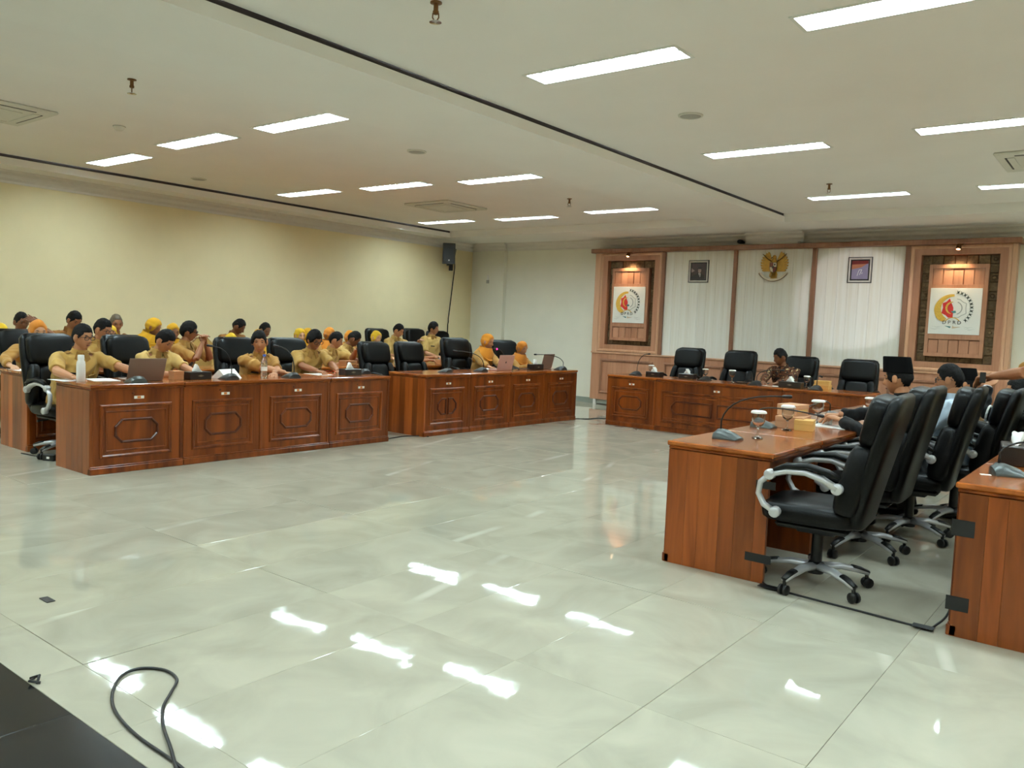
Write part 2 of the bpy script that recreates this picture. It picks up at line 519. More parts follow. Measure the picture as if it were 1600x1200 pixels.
# ------------------------------------------------------------------ the room shell
XL, XR, YB, YF = -11.75, 4.2, 13.5, -4.0
ZLOW, ZC = 3.15, 3.275
def struct(name, mb, m, **k):
    return tag(mb.build(name, m, **k), kind='structure')
floor = struct('floor', MB().box(XL - .2, XR + .2, YF - .2, YB + .2, -0.12, -0.006), 'grout')
tag(floor, 'grey veined polished tile floor with black granite border', 'floor')
TX, TY = 0.62, 1.24
xs = sorted([-2.04 + TX * k for k in range(-16, 11) if XL < -2.04 + TX * k < XR] + [XL, XR])
ys = sorted([2.72 + TY * k for k in range(-1, 10) if 1.27 < 2.72 + TY * k < YB] + [1.27, YB])
tcache = {}
def tile(x0, x1, y0, y1, m, th=0.014):
    k = (round(x1 - x0, 3), round(y1 - y0, 3), m)
    if k not in tcache:
        g = 0.0008
        mb = MB().box(-k[0] / 2 + g, k[0] / 2 - g, -k[1] / 2 + g, k[1] / 2 - g, -th, 0, c=0.0012)
        me = bpy.data.meshes.new('tile'); me.from_pydata(mb.v, [], mb.f); me.materials.append(MATS[m])
        tcache[k] = me
    o = link('tile', tcache[k], floor, ((x0 + x1) / 2, (y0 + y1) / 2, 0))
    o.rotation_euler = (random.gauss(0, 0.0011), random.gauss(0, 0.0011), 0)
    return o
for a, b in zip(xs, xs[1:]):
    if b - a < 0.03: continue
    for c, d in zip(ys, ys[1:]): tile(a, b, c, d, 'floor_marble')
for i in range(9):
    for j in range(2):
        tile(-6.0 + .62 * i, -6.0 + .62 * (i + 1), 1.27 - .62 * (j + 1), 1.27 - .62 * j, 'black_granite')
MB().box(XL, -6.0, .03, 1.27, -.02, 0).build('granite_border', 'black_granite', floor)
MB().box(-.42, XR, .03, 1.27, -.02, 0).build('granite_border', 'black_granite', floor)
MB().box(XL, XR, YF, .03, -.02, 0).build('marble_field', 'floor_marble', floor)

def wall(name, mb, m='wall_paint', lab=None):
    return tag(struct(name, mb, m), lab, 'wall')
wall('wall_left', MB().box(XL - .2, XL, YF - .2, YB + .2, 0, 3.5), lab='plain cream painted side wall behind the seated rows')
wall('wall_back', MB().box(XL, XR + .2, YB, YB + .2, 0, 3.5).box(-11.43, -10.78, YB - .1, YB, 0, 3.15).box(-5.4, -4.64, YB - .16, YB, 2.9, 3.15), 'wall_grey', 'pale painted end wall with a shallow pilaster')
wall('wall_right', MB().box(XR, XR + .2, YF - .2, YB, 0, 3.5), lab='cream painted wall opposite the seated rows, outside the view')
wall('wall_rear', MB().box(XL, XR, YF - .2, YF, 0, 3.5), lab='cream painted wall behind the viewer')
bb = MB().box(XL, -11.43, YB - .012, YB, 0, .1).box(-11.44, -10.77, YB - .112, YB - .1, 0, .1).box(-10.78, -8.45, YB - .012, YB, 0, .1).box(-1.55, XR, YB - .012, YB, 0, .1)
tag(struct('baseboard_back', bb, 'baseboard_tile'), 'grey tile skirting along the end wall', 'baseboard')
tag(struct('baseboard_left', MB().box(XL, XL + .012, YF, YB, 0, .1), 'baseboard_tile'), 'grey tile skirting along the cream side wall', 'baseboard')
# cornice under the lowered ceiling band: stepped profile
def cornice(mb, p, q, nrm):
    p, q, nrm = Vector(p), Vector(q), Vector(nrm)
    prof = [(0, -.16), (.015, -.16), (.02, -.13), (.05, -.10), (.06, -.06), (.10, -.03), (.11, 0), (0, 0)]
    a = [tuple(p + nrm * o + Vector((0, 0, z))) for o, z in prof]; b = [tuple(q + nrm * o + Vector((0, 0, z))) for o, z in prof]
    return mb.loft([a, b])
cm = MB()
cornice(cm, (XL, YB, ZLOW), (-5.4, YB, ZLOW), (0, -1, 0)); cornice(cm, (-4.64, YB, ZLOW), (XR, YB, ZLOW), (0, -1, 0))
cornice(cm, (-5.5, YB - .16, ZLOW), (-4.54, YB - .16, ZLOW), (0, -1, 0)); cornice(cm, (-11.5, YB - .1, ZLOW), (-10.72, YB - .1, ZLOW), (0, -1, 0))
tag(struct('trim_1', cm, 'cornice_paint'), 'stepped white cornice along the end wall', 'cornice')
tag(struct('trim_2', cornice(MB(), (XL, YF, ZLOW), (XL, YB, ZLOW), (1, 0, 0)), 'cornice_paint'), 'stepped white cornice along the cream side wall', 'cornice')

# ceiling: lowered bands round two coffers
CO = [(-11.25, -5.6, -3.4, 12.22), (-4.47, 3.6, -3.4, 12.22)]
LIGHTS_L = [(-10.24, 5.02), (-8.28, 4.90), (-6.54, 4.95), (-10.04, 7.76), (-8.34, 7.90), (-6.66, 8.10), (-10.3, 11.05), (-8.56, 11.18), (-6.6, 11.0)]
LIGHTS_R = [(-3.17, 4.97), (-1.17, 4.89), (-3.17, 8.0), (-1.15, 7.88), (-3.1, 11.0), (-1.12, 10.96)]
HID_L = [(-10.2, 2.0), (-8.3, 2.0), (-6.6, 2.0), (-10.2, -1.0), (-8.3, -1.0), (-6.6, -1.0)]
HID_R = [(-3.17, 2.0), (-1.17, 2.0), (.85, 2.0), (.85, 4.9), (.85, 7.9), (.85, 10.96), (2.7, 2.0), (2.7, 4.9), (2.7, 7.9), (2.7, 10.96), (-3.17, -1.0), (-1.17, -1.0), (.85, -1.0)]
LX, LY = 1.22, 0.26
low = MB()
xe = [XL, CO[0][0], CO[0][1], CO[1][0], CO[1][1], XR]
low.box(XL, XR, 12.22, YB, ZLOW, 3.5); low.box(XL, XR, YF, -3.4, ZLOW, 3.5)
for i in (0, 2, 4): low.box(xe[i], xe[i + 1], -3.4, 12.22, ZLOW, ZLOW + .09); low.box(xe[i] + (.03 if i else 0), xe[i + 1] - .03, -3.4, 12.22, ZLOW + .09, 3.5)
ceiling = tag(struct('ceiling', low, 'ceiling_paint'), 'off white plaster ceiling with two sunken bays and a flat beam between', 'ceiling')
def holed(x0, x1, y0, y1, z, lights, name):
    X = sorted({x0, x1} | {round(c + s_ * LX / 2, 4) for c, _ in lights for s_ in (-1, 1)}); Y = sorted({y0, y1} | {round(c + s_ * LY / 2, 4) for _, c in lights for s_ in (-1, 1)})
    mb = MB()
    for a, b in zip(X, X[1:]):
        for c, d in zip(Y, Y[1:]):
            mx, my = (a + b) / 2, (c + d) / 2
            if any(abs(mx - lx) < LX / 2 and abs(my - ly) < LY / 2 for lx, ly in lights): continue
            mb.add([(a, c, z), (b, c, z), (b, d, z), (a, d, z)], [(3, 2, 1, 0)])
    return mb.build(name, 'ceiling_paint', ceiling)
holed(*CO[0], ZC, LIGHTS_L + HID_L, 'coffer_panel')
holed(*CO[1], ZC, LIGHTS_R + HID_R, 'coffer_panel')
MB().box(XL, XR, YF, YB, 3.48, 3.5).build('ceiling_slab', 'ceiling_paint', ceiling)
for n, (a, b, c, d) in enumerate(CO):
    t = MB()
    e = .028
    t.box(a - e, a - e + .01, c, d + e, ZLOW + .09, ZC + .02).box(b + e - .01, b + e, c, d + e, ZLOW + .09, ZC + .02).box(a - e, b + e, d + e - .01, d + e, ZLOW + .09, ZC + .02).box(a - e, b + e, c, c + .01, ZLOW + .09, ZC + .02)
    tag(struct('trim_%d' % (3 + n), t, 'shadow_gap'), ['dark reveal edging the sunken ceiling bay over the seated rows', 'dark reveal edging the sunken ceiling bay over the open floor'][n], 'trim')

# recessed fluorescent troffers
def make_light():
    t = thing('ceiling_light', 'x', 'ceiling light')
    f = MB()
    for (a, b, c, d) in ((-LX / 2 - .012, LX / 2 + .012, -LY / 2 - .012, -LY / 2 + .012), (-LX / 2 - .012, LX / 2 + .012, LY / 2 - .012, LY / 2 + .012), (-LX / 2 - .012, -LX / 2 + .012, -LY / 2 + .012, LY / 2 - .012), (LX / 2 - .012, LX / 2 + .012, -LY / 2 + .012, LY / 2 - .012)):
        f.box(a, b, c, d, -.006, .004)
    f.build('frame', 'lamp_frame', t)
    h = MB(); X, Y, Z = LX / 2 - .008, LY / 2 - .008, .036
    h.add([(-X, -Y, 0), (X, -Y, 0), (X, Y, 0), (-X, Y, 0), (-X, -Y * .8, Z), (X, -Y * .8, Z), (X, Y * .8, Z), (-X, Y * .8, Z)], [(0, 1, 5, 4), (2, 3, 7, 6), (1, 2, 6, 5), (3, 0, 4, 7)])
    h.build('housing', 'lamp_frame', t)
    MB().add([(-X, -Y * .8, Z), (X, -Y * .8, Z), (X, Y * .8, Z), (-X, Y * .8, Z)], [(0, 1, 2, 3)]).build('reflector', 'lamp_reflector', t)
    for y in (-.06, .06):
        MB().tube([(-X + .03, y, .024), (X - .03, y, .024)], .008, 6).build('tube_lamp', 'lamp_tube', t, smooth=180)
    bl = MB()
    for k in range(1, 12):
        x = -X + 2 * X * k / 12
        bl.prism([(x - .001, .002), (x + .001, .002), (x + .006, .016), (x - .006, .016)], -Y, Y)
    bl.add([(-X, -.001, .002), (X, -.001, .002), (X, -.01, .016), (-X, -.01, .016), (-X, .001, .002), (X, .001, .002), (X, .01, .016), (-X, .01, .016)], [(0, 1, 2, 3), (4, 5, 6, 7)])
    tag(bl.build('louvre_grid', 'louvre', t), kind='stuff')
    return t
LP = make_light()
row_l = ['in the row of ceiling lights nearest the viewer', 'in the middle row of ceiling lights', 'in the row of ceiling lights farthest from the viewer']
col_l = ['closest to the cream side wall', 'second from the cream side wall', 'third out from the cream side wall, beside the beam']
col_r = ['just past the ceiling beam over the open floor', 'above the dark chairs, rightmost in view']
first = True
for arr, cols in ((LIGHTS_L, col_l), (LIGHTS_R, col_r)):
    for i, (x, y) in enumerate(arr):
        lab = 'lit recessed light ' + cols[i % len(cols)] + ', ' + ['nearest row', 'middle row', 'farthest row'][i // len(cols)]
        if first:
            LP.location = (x, y, ZC); LP['label'] = lab; LP['group'] = 'recessed ceiling lights'; first = False
        else:
            dup(LP, (x, y, ZC), 0, lab, 'recessed ceiling lights')
for x, y in HID_L + HID_R:
    dup(LP, (x, y, ZC), 0, 'lit recessed ceiling light above and behind the viewer', 'recessed ceiling lights out of view')

# cassette air conditioners, round speakers, sprinklers, smoke detector
def cassette(x, y, lab):
    t = thing('ceiling_air_conditioner', lab, 'air conditioner', (x, y, ZC), 0, 'ceiling cassette air conditioners')
    MB().box(-.47, .47, -.47, .47, -.03, .002, c=.02).build('panel', 'ac_white', t)
    MB().box(-.24, .24, -.24, .24, -.038, -.03, c=.006).build('intake_grille', 'ac_white', t)
    for k in range(4):
        M = Matrix.Rotation(k * math.pi / 2, 4, 'Z')
        MB().box(-.3, .3, .375, .392, -.033, -.028, M=M).build('slot', 'ac_slot', t)
        MB().box(-.3, .3, .31, .372, -.036, -.030, M=M).build('vane', 'ac_white', t)
    return t
cassette(-8.92, 9.56, 'square white cassette air conditioner over the empty black chairs')
cassette(-0.86, 9.5, 'square white cassette air conditioner over the dark chairs, partly out of frame')
cassette(-8.8, 3.05, 'square white cassette air conditioner nearest the viewer by the side wall')
def disc(x, y, lab):
    t = thing('ceiling_speaker', lab, 'ceiling speaker', (x, y, ZC), 0, 'round ceiling speakers')
    MB().lathe([(.105, -.001), (.105, -.01), (.09, -.014), (.088, -.009), (.0, -.009)][::-1], 24).build('ring', 'ac_white', t, smooth=40)
    MB().lathe([(0.0, -.013), (.05, -.013), (.088, -.010)], 24).build('grille', 'grille', t, smooth=40)
disc(-3.22, 6.44, 'round flush ceiling speaker over the open floor'); disc(-6.42, 6.39, 'round flush ceiling speaker beside the ceiling beam'); disc(-10.53, 6.28, 'round flush ceiling speaker close to the cream side wall')
def sprinkler(x, y, lab):
    t = thing('sprinkler', lab, 'sprinkler', (x, y, ZC), random.random() * 3, 'pendant sprinklers')
    MB().lathe([(.0, 0), (.035, 0), (.035, -.006), (.014, -.012), (.014, -.05), (.018, -.05), (.018, -.065), (.008, -.07), (.0, -.07)][::-1], 14).build('pipe', 'brass', t, smooth=40)
    MB().tube([(-.016, 0, -.06), (-.018, 0, -.085), (-.004, 0, -.11)], .004, 6).tube([(.016, 0, -.06), (.018, 0, -.085), (.004, 0, -.11)], .004, 6).build('yoke', 'brass', t)
    MB().lathe([(0, -.118), (.036, -.114), (.036, -.111), (0, -.109)], 14).build('deflector', 'chrome', t)
sprinkler(-6.6, 3.34, 'brass sprinkler head hanging over the nearest desks'); sprinkler(-3.4, 3.5, 'brass sprinkler head at the top edge over the open floor')
sprinkler(-3.16, 10.04, 'brass sprinkler head in front of the feature wall'); sprinkler(-6.69, 9.74, 'small sprinkler head between the far rows of lights')
t = thing('smoke_detector', 'small white dome detector on the ceiling near the side wall', 'smoke detector', (-8.37, 4.11, ZC))
MB().lathe([(0, -.045), (.03, -.043), (.05, -.025), (.055, -.0)], 20).build('dome', 'ac_white', t, smooth=50)
MB().lathe([(.056, -.006), (.06, -.006), (.06, 0), (.056, 0)], 20).build('base_ring', 'grille', t, smooth=40)
t = thing('security_camera', 'small dark dome camera on the wall above the panelling', 'camera', (-5.62, 13.38, 3.02))
MB().sup((0, -.03, 0), (.05, .05, .035), .8, .8, 12, 8).build('dome', 'black_plastic', t, smooth=180)
MB().box(-.03, .03, 0, .12, -.02, .02, c=.005).build('bracket', 'black_plastic', t)

# ------------------------------------------------------------------ feature wall
fw = thing('wall_panelling', 'wooden feature wall with two niches, pale board panels and a dark crown', 'panelling', (0, 0, 0))
YP = 13.3
MB().box(-8.45, -1.55, YP, YB - .001, .1, .985).build('wainscot', 'panel_wood', fw)
MB().box(-8.40, -1.60, YP + .03, YB - .001, 0.02, .1).build('kickboard', 'baseboard_tile', fw)
MB().box(-8.46, -1.54, YP - .025, YB - .001, .985, 1.015, c=.006).build('ledge', 'panel_wood_pale', fw)
bays = [(-8.33, -7.04), (-6.98, -5.69), (-5.63, -4.37), (-4.30, -2.99), (-2.92, -1.61)]
FLIP = Matrix(((1, 0, 0, 0), (0, -1, 0, 2 * YP), (0, 0, 1, 0), (0, 0, 0, 1)))
def rect(x0, x1, z0, z1): return [(x0, z0), (x1, z0), (x1, z1), (x0, z1)]
for a, b in bays:
    MB().moulding(rect(a + .08, b - .08, .22, .88), YP, .05, .02, M=FLIP).build('wainscot_frame', 'panel_wood_dark', fw)
for a, b in ((-8.45, -8.33), (-7.04, -6.98), (-5.69, -5.63), (-4.37, -4.30), (-2.99, -2.92), (-1.61, -1.55)):
    MB().box(a, b, YP - .02, YB - .001, 1.015, 2.87, c=.004).build('post', 'panel_wood_dark' if b - a < .1 and a > -8 and b < -1.6 else 'panel_wood_pale', fw)
MB().box(-8.5, -1.5, YP - .12, YB - .001, 2.87, 2.945, c=.008).build('crown', 'panel_wood_dark', fw)
for a, b in bays[1:4]:
    n = 8
    for k in range(n):
        x0 = a + (b - a) * k / n; x1 = a + (b - a) * (k + 1) / n
        MB().box(x0 + .0008, x1 - .0008, YP + .03, YB - .02, 1.015, 2.87, c=.0012).build('plank', 'pale_plank', fw)
for bi, (a, b) in ((0, bays[0]), (4, bays[4])):
    c = (a + b) / 2
    MB().moulding(rect(a, b, 1.02, 2.87), YP, .055, .02, M=FLIP).build('outer_frame', 'panel_wood_pale', fw)
    fr = MB(); x0, x1, z0, z1 = a + .05, b - .05, 1.06, 2.83; i0, i1, k0, k1 = a + .15, b - .15, 1.16, 2.73
    for p in ((x0, i0, z0, z1), (i1, x1, z0, z1), (i0, i1, z0, k0), (i0, i1, k1, z1)): fr.box(p[0], p[1], YP - .005, YP + .15, p[2], p[3])
    fr.build('niche_frame', 'panel_wood', fw)
    MB().box(i0, i1, YP + .14, YP + .16, k0, k1).build('niche_back', 'carved_stone', fw)
    sh = (k1 - k0) / 12
    for r_ in range(12):
        for sx0, sx1 in ((i0, c - .375), (c + .375, i1)):
            mb = MB().box(sx0 + .003, sx1 - .003, YP + .145 - random.uniform(.035, .055), YP + .145, k0 + sh * r_ + .003, k0 + sh * (r_ + 1) - .003, c=.006)
            if r_ % 2: mb.lathe([(0, .02), (.02, .014), (.03, 0)], 10, M=Matrix.Translation(((sx0 + sx1) / 2, YP + .095, k0 + sh * (r_ + .5))) @ Matrix.Rotation(math.pi / 2, 4, 'X'))
            mb.build('stone', 'carved_stone', fw)
    for (z0_, z1_) in ((k0, 1.245), (2.59, k1)):
        for q in range(5):
            w5 = .75 / 5
            MB().box(c - .375 + w5 * q + .003, c - .375 + w5 * (q + 1) - .003, YP + .145 - random.uniform(.035, .055), YP + .145, z0_ + .005, z1_ - .005, c=.006).build('stone', 'carved_stone', fw)
    bd = MB().box(c - .385, c + .385, YP + .03, YP + .1, 1.245, 2.59, c=.004)
    bd.build('backboard', 'panel_wood_dark', fw)
    fr = MB()
    for p in ((c - .385, c - .335, 1.245, 2.59), (c + .335, c + .385, 1.245, 2.59), (c - .335, c + .335, 1.245, 1.30), (c - .335, c + .335, 1.50, 2.30), (c - .335, c + .335, 2.53, 2.59)):
        fr.box(p[0], p[1], YP - .005, YP + .03, p[2], p[3], c=.003)
    fr.build('board_frame', 'panel_wood', fw)
    for q in range(5):
        w5 = .67 / 5
        MB().box(c - .335 + w5 * q + .004, c - .335 + w5 * (q + 1) - .004, YP + .01, YP + .03, 1.30, 1.485 + .008 * (q % 2), c=.003).build('slat', 'panel_wood', fw)
        MB().box(c - .335 + w5 * q + .004, c - .335 + w5 * (q + 1) - .004, YP + (.0 if q == 2 else .012), YP + .03, 2.30, 2.53 - (.03 if q == 2 else 0), c=.003).build('slat', 'panel_wood', fw)

def spot(c, lab):
    t = thing('spotlight', lab, 'spotlight', (c, YP - .08, 2.87), 0, 'warm spotlights over the niche signs')
    MB().box(-.03, .05, -.02, .02, -.02, 0, c=.004).build('mount', 'brass', t)
    M = Matrix.Translation((-.01, -.03, -.055)) @ Matrix.Rotation(R(-28), 4, 'X')
    MB().lathe([(.028, .05), (.034, .03), (.036, -.03), (.03, -.03), (.026, .02), (0, .022)], 16, M=M).build('lamp_head', 'brass', t, smooth=50)
    MB().lathe([(0, -.024), (.029, -.022)], 16, M=M).build('bulb', 'warm_bulb', t)
    ld = bpy.data.lights.new('spot_beam', 'SPOT'); ld.energy = 34; ld.color = (1, .74, .46); ld.spot_size = R(95); ld.spot_blend = .9; ld.shadow_soft_size = .03
    lo = bpy.data.objects.new('spot_beam', ld); COL.objects.link(lo); lo.parent = t
    lo.location = (-.01, -.05, -.095); lo.rotation_euler = (R(22), 0, 0)
spot(-7.685, 'lit warm spotlight above the niche nearer the plain wall'); spot(-2.265, 'lit warm spotlight above the niche behind the people in black caps')

# emblem signs
def arc(cx, cz, r0, r1, a0, a1, n=16, taper=None):
    o = []; i = []
    for k in range(n + 1):
        a = R(a0 + (a1 - a0) * k / n); t_ = k / n
        ro = r1 if not taper else r0 + (r1 - r0) * taper(t_)
        o.append((cx + ro * math.cos(a), cz + ro * math.sin(a))); i.append((cx + r0 * math.cos(a), cz + r0 * math.sin(a)))
    return o, i
def strip(mb, o, i, y0, y1, mi=0):
    for k in range(len(o) - 1): mb.prism([o[k], o[k + 1], i[k + 1], i[k]], y0, y1, mi)
    return mb
def sign(c, lab):
    W = .335
    t = thing('emblem_sign', lab, 'sign', (c, YP - .006, 1.91), 0, 'white emblem signs in the niches')
    MB().box(-W, W, -.014, -.001, -W, W, c=.002).build('board', 'sign_white', t)
    y0, y1 = -.0175, -.013
    o, i = arc(-.01, .04, .172, .262, 92, 238, 22, lambda q: .35 + .65 * min(1, q * 1.6) if q < .85 else 1 - (q - .85) * 2)
    strip(MB(), o, i, y0, y1).build('rice_wreath', 'sign_gold', t)
    for k in range(11):
        a = R(80 - 12.6 * k); cx, cz = -.01 + .225 * math.cos(a), .04 + .235 * math.sin(a)
        m = MB()
        for d in (35, 145):
            e = a + R(d); u = Vector((math.cos(e), math.sin(e))); v_ = Vector((-u.y, u.x)); p = Vector((cx, cz))
            q = [p - u * .034, p + v_ * .009, p + u * .034, p - v_ * .009]
            m.prism([(z.x, z.y) for z in q], y0, y1)
        m.build('cotton_sprig', 'sign_green', t)
    oc = [(-.075, .185), (-.115, .135), (-.165, .115), (-.155, .05), (-.172, -.03), (-.115, -.06), (-.08, -.095), (-.02, -.09), (-.02, .175)]
    m = MB()
    for k in range(len(oc) - 1): m.prism([oc[k], oc[k + 1], (-.02, .05)], y0, y1)
    m.build('shield_red_half', 'sign_red', t)
    orr = [(.02, .178), (.06, .17), (.105, .13), (.145, .115), (.14, .05), (.148, -.03), (.09, -.06), (.05, -.09), (-.005, -.09)]
    m = MB()
    for p, q in zip(orr, orr[1:]):
        u = (Vector(q) - Vector(p)).normalized(); v_ = Vector((-u.y, u.x)) * .004
        m.prism([tuple(Vector(p) + v_), tuple(Vector(q) + v_), tuple(Vector(q) - v_), tuple(Vector(p) - v_)], y0, y1)
    m.build('shield_outline', 'sign_grey', t)
    o, i = arc(-.012, .045, .085, .112, 100, 250, 14, lambda q: math.sin(math.pi * (.12 + .8 * q)))
    strip(MB(), o, i, y0 - .002, y1).build('shield_crescent', 'sign_gold', t)
    o, i = arc(.0, .045, .085, .098, -70, 70, 12); strip(MB(), o, i, y0 - .001, y1).build('shield_arc', 'sign_grey', t)
    MB().prism([(-.05, .0), (.01, .008), (.02, -.02), (-.02, -.03)], y0 - .002, y1).build('shield_water', 'sign_teal', t)
    m = MB(); o, i = arc(-.02, -.2, .1, .112, 35, 150, 12); strip(m, o, i, y0, y1); m.build('ribbon_arc', 'sign_gold', t)
    for ch, x, r_ in (('D', -.125, -.1), ('P', -.06, -.04), ('R', .005, .04), ('D', .07, .12)):
        me = text_mesh(ch, .072, .002); me.materials.append(MATS['sign_ink'])
        o = link('letter', me, t, (x, y0 - .001, -.185 - .02 * abs(x + .028)))
        o.rotation_euler = (math.pi / 2, 0, 0)
    MB().prism([(-.12, -.212), (-.035, -.222), (-.045, -.245)], y0, y1).build('ribbon_tail', 'sign_teal', t)
    MB().prism([(-.01, -.20), (.0, -.225), (.1, -.225), (.0, -.248), (-.02, -.25)], y0, y1).build('ribbon_tail', 'sign_tan', t)
    for s_ in (-1, 1):
        for dz, l0, l1 in ((0, .13, .27), (-.03, .15, .3)):
            MB().prism([(s_ * l0 - .02, -.215 + dz), (s_ * (l0 + l1) / 2 - .02, -.238 + dz), (s_ * l1 - .02, -.222 + dz), (s_ * (l0 + l1) / 2 - .02, -.234 + dz)], y0, y1).build('ribbon_line', 'sign_grey', t)
sign(-7.685, 'white emblem sign with gold wreath, in the niche nearer the plain wall')
sign(-2.275, 'white emblem sign with gold wreath, in the niche behind the people in black caps')

# bird emblem
g = thing('bird_emblem', 'gilded eagle emblem with shield and ribbon on the middle pale panel', 'emblem', (-4.99, YP + .03, 2.57))
m = MB()
m.sup((0, -.03, .02), (.06, .03, .12), .9, .9, 14, 10); m.sup((0, -.035, .16), (.032, .03, .045), .9, .9, 12, 8)
m.tube([(0, -.03, .08), (0, -.035, .16)], [.045, .03], 10).build('body', 'gold', g, smooth=180)
MB().tube([(-.02, -.045, .165), (-.055, -.05, .152)], [.014, .004], 8).build('beak', 'gold_dark', g, smooth=180)
for s_ in (-1, 1):
    for k in range(9):
        a = R(2 + 8.4 * k); r0, r1 = .06, .20 + .045 * math.sin(k / 8 * 2.9)
        u = Vector((s_ * math.cos(a), math.sin(a))); v_ = Vector((-u.y, u.x))
        b0 = Vector((s_ * .03, .045 - .012 * (8 - k))); e0 = b0 + u * (r1 - .02 * (8 - k) * .3)
        MB().prism([tuple(b0 - v_ * .014), tuple(e0 - v_ * .018), tuple(e0 + u * .02), tuple(e0 + v_ * .016), tuple(b0 + v_ * .014)], -.028 + .001 * k, -.006).build('feather', 'gold', g)
    MB().tube([(s_ * .03, -.03, .09), (s_ * .12, -.032, .15), (s_ * .2, -.03, .225)], [.012, .009, .005], 6).build('wing_edge', 'gold_dark', g, smooth=180)
    MB().tube([(s_ * .03, -.035, -.06), (s_ * .055, -.04, -.12), (s_ * .05, -.05, -.155)], [.02, .013, .012], 8).build('leg', 'gold', g, smooth=180)
for k in range(5):
    x = (k - 2) * .024
    MB().prism([(x * .4 - .012, -.09), (x * .4 + .012, -.09), (x + .014, -.20), (x - .014, -.20)], -.022, -.004).build('tail_feather', 'gold', g)
sh = [(-.06, .085), (.06, .085), (.062, .0), (.045, -.06), (0, -.09), (-.045, -.06), (-.062, 0)]
MB().prism(sh, -.07, -.055).build('shield_rim', 'emblem_black', g)
MB().prism([(-.052, .076), (-.002, .076), (-.002, .01), (-.055, .01)], -.076, -.069).build('shield_field', 'emblem_red', g)
MB().prism([(.002, .076), (.052, .076), (.055, .01), (.002, .01)], -.076, -.069).build('shield_field', 'emblem_white', g)
MB().prism([(-.055, .004), (-.002, .004), (-.002, -.08), (-.04, -.055)], -.076, -.069).build('shield_field', 'emblem_white', g)
MB().prism([(.002, .004), (.055, .004), (.04, -.055), (.002, -.08)], -.076, -.069).build('shield_field', 'emblem_red', g)
MB().prism([(-.018, .018), (.018, .018), (.016, -.012), (0, -.024), (-.016, -.012)], -.082, -.075).build('shield_field', 'emblem_black', g)
MB().prism([(.016, .06), (.04, .06), (.038, .03), (.018, .03)], -.079, -.075).build('shield_bull', 'emblem_black', g)
o, i = arc(0, .06, .245, .285, 215, 325, 18); strip(MB(), o, i, -.06, -.045).build('ribbon', 'emblem_white', g)
o, i = arc(0, .06, .281, .29, 213, 327, 18); strip(MB(), o, i, -.064, -.05).build('ribbon_edge', 'gold_dark', g)
for s_ in (-1, 1):
    MB().prism([(s_ * .19, -.11), (s_ * .235, -.075), (s_ * .25, -.10), (s_ * .215, -.14)], -.055, -.04).build('ribbon_end', 'emblem_white', g)

# framed pictures
def framed(x0, x1, z0, z1, lab):
    t = thing('framed_picture', lab, 'picture', ((x0 + x1) / 2, YP + .03, (z0 + z1) / 2))
    X, Z = (x1 - x0) / 2, (z1 - z0) / 2
    F = Matrix(((1, 0, 0, 0), (0, -1, 0, 0), (0, 0, 1, 0), (0, 0, 0, 1)))
    MB().moulding(rect(-X, X, -Z, Z), 0, .012, .02, M=F).build('outer_rim', 'frame_black', t)
    MB().moulding(rect(-X + .01, X - .01, -Z + .01, Z - .01), 0, .03, .024, M=F).build('frame', 'frame_white', t)
    MB().moulding(rect(-X + .038, X - .038, -Z + .038, Z - .038), 0, .022, .016, M=F).build('inner_rim', 'frame_black', t)
    return t, X - .055, Z - .055
t, X, Z = framed(-6.53, -6.15, 2.325, 2.715, 'framed brown toned portrait of a person in suit and cap')
MB().box(-X - .004, X + .004, -.008, -.001, -Z - .004, Z + .004).build('mount', 'frame_white', t)
MB().box(-X + .004, X - .004, -.010, -.006, -Z + .004, Z - .004).build('print', 'photo_brown', t)
MB().prism([(-X + .004, -.02), (-.07, .01), (-X + .004, .06)], -.0115, -.009).build('print_flag', 'photo_skin', t)
MB().prism([(-X + .006, -Z + .006), (X - .012, -Z + .006), (X - .03, -.07), (.05, -.035), (-.0, -.03), (-.08, -.06), (-X + .01, -.09)], -.0125, -.0095).build('print_suit', 'photo_suit', t)
MB().prism([(.0, -.03), (.045, -.035), (.04, -.09), (.03, -.1)], -.0135, -.012).build('print_shirt', 'frame_white', t)
MB().prism([(.022, -.035), (.03, -.035), (.034, -.085), (.024, -.09)], -.0145, -.013).build('print_tie', 'photo_suit', t)
MB().sup((.022, -.012, .015), (.032, .003, .045), 1, 1, 14, 10).build('print_face', 'photo_skin', t, smooth=180)
MB().prism([(-.012, .04), (.056, .04), (.05, .075), (-.006, .075)], -.0165, -.012).build('print_cap', 'photo_suit', t)
t, X, Z = framed(-3.82, -3.46, 2.32, 2.72, 'framed lavender picture with red and orange top and white script')
MB().box(-X - .004, X + .004, -.008, -.001, -Z - .004, Z + .004).build('mount', 'frame_white', t)
MB().box(-X + .004, X - .004, -.010, -.006, -Z + .004, Z - .004).build('print', 'photo_lavender', t)
MB().prism([(-X + .004, Z - .004), (X - .004, Z - .004), (X - .004, Z - .05), (-X + .004, Z - .06)], -.0125, -.0095).build('print_band', 'photo_red', t)
MB().prism([(-X + .004, Z - .06), (X - .02, Z - .05), (.02, .04), (-X + .004, .01)], -.0118, -.0095).build('print_band', 'photo_orange', t)
m = MB()
for (p, q) in (((-.035, -.09), (-.01, .0)), ((-.012, 0), (.03, .005)), ((.03, .005), (.0, -.075)), ((.03, -.06), (.04, -.04))):
    u = (Vector(q) - Vector(p)).normalized(); v_ = Vector((-u.y, u.x)) * .004
    m.prism([tuple(Vector(p) + v_), tuple(Vector(q) + v_), tuple(Vector(q) - v_), tuple(Vector(p) - v_)], -.0125, -.0095)
m.build('print_script', 'sign_white', t)

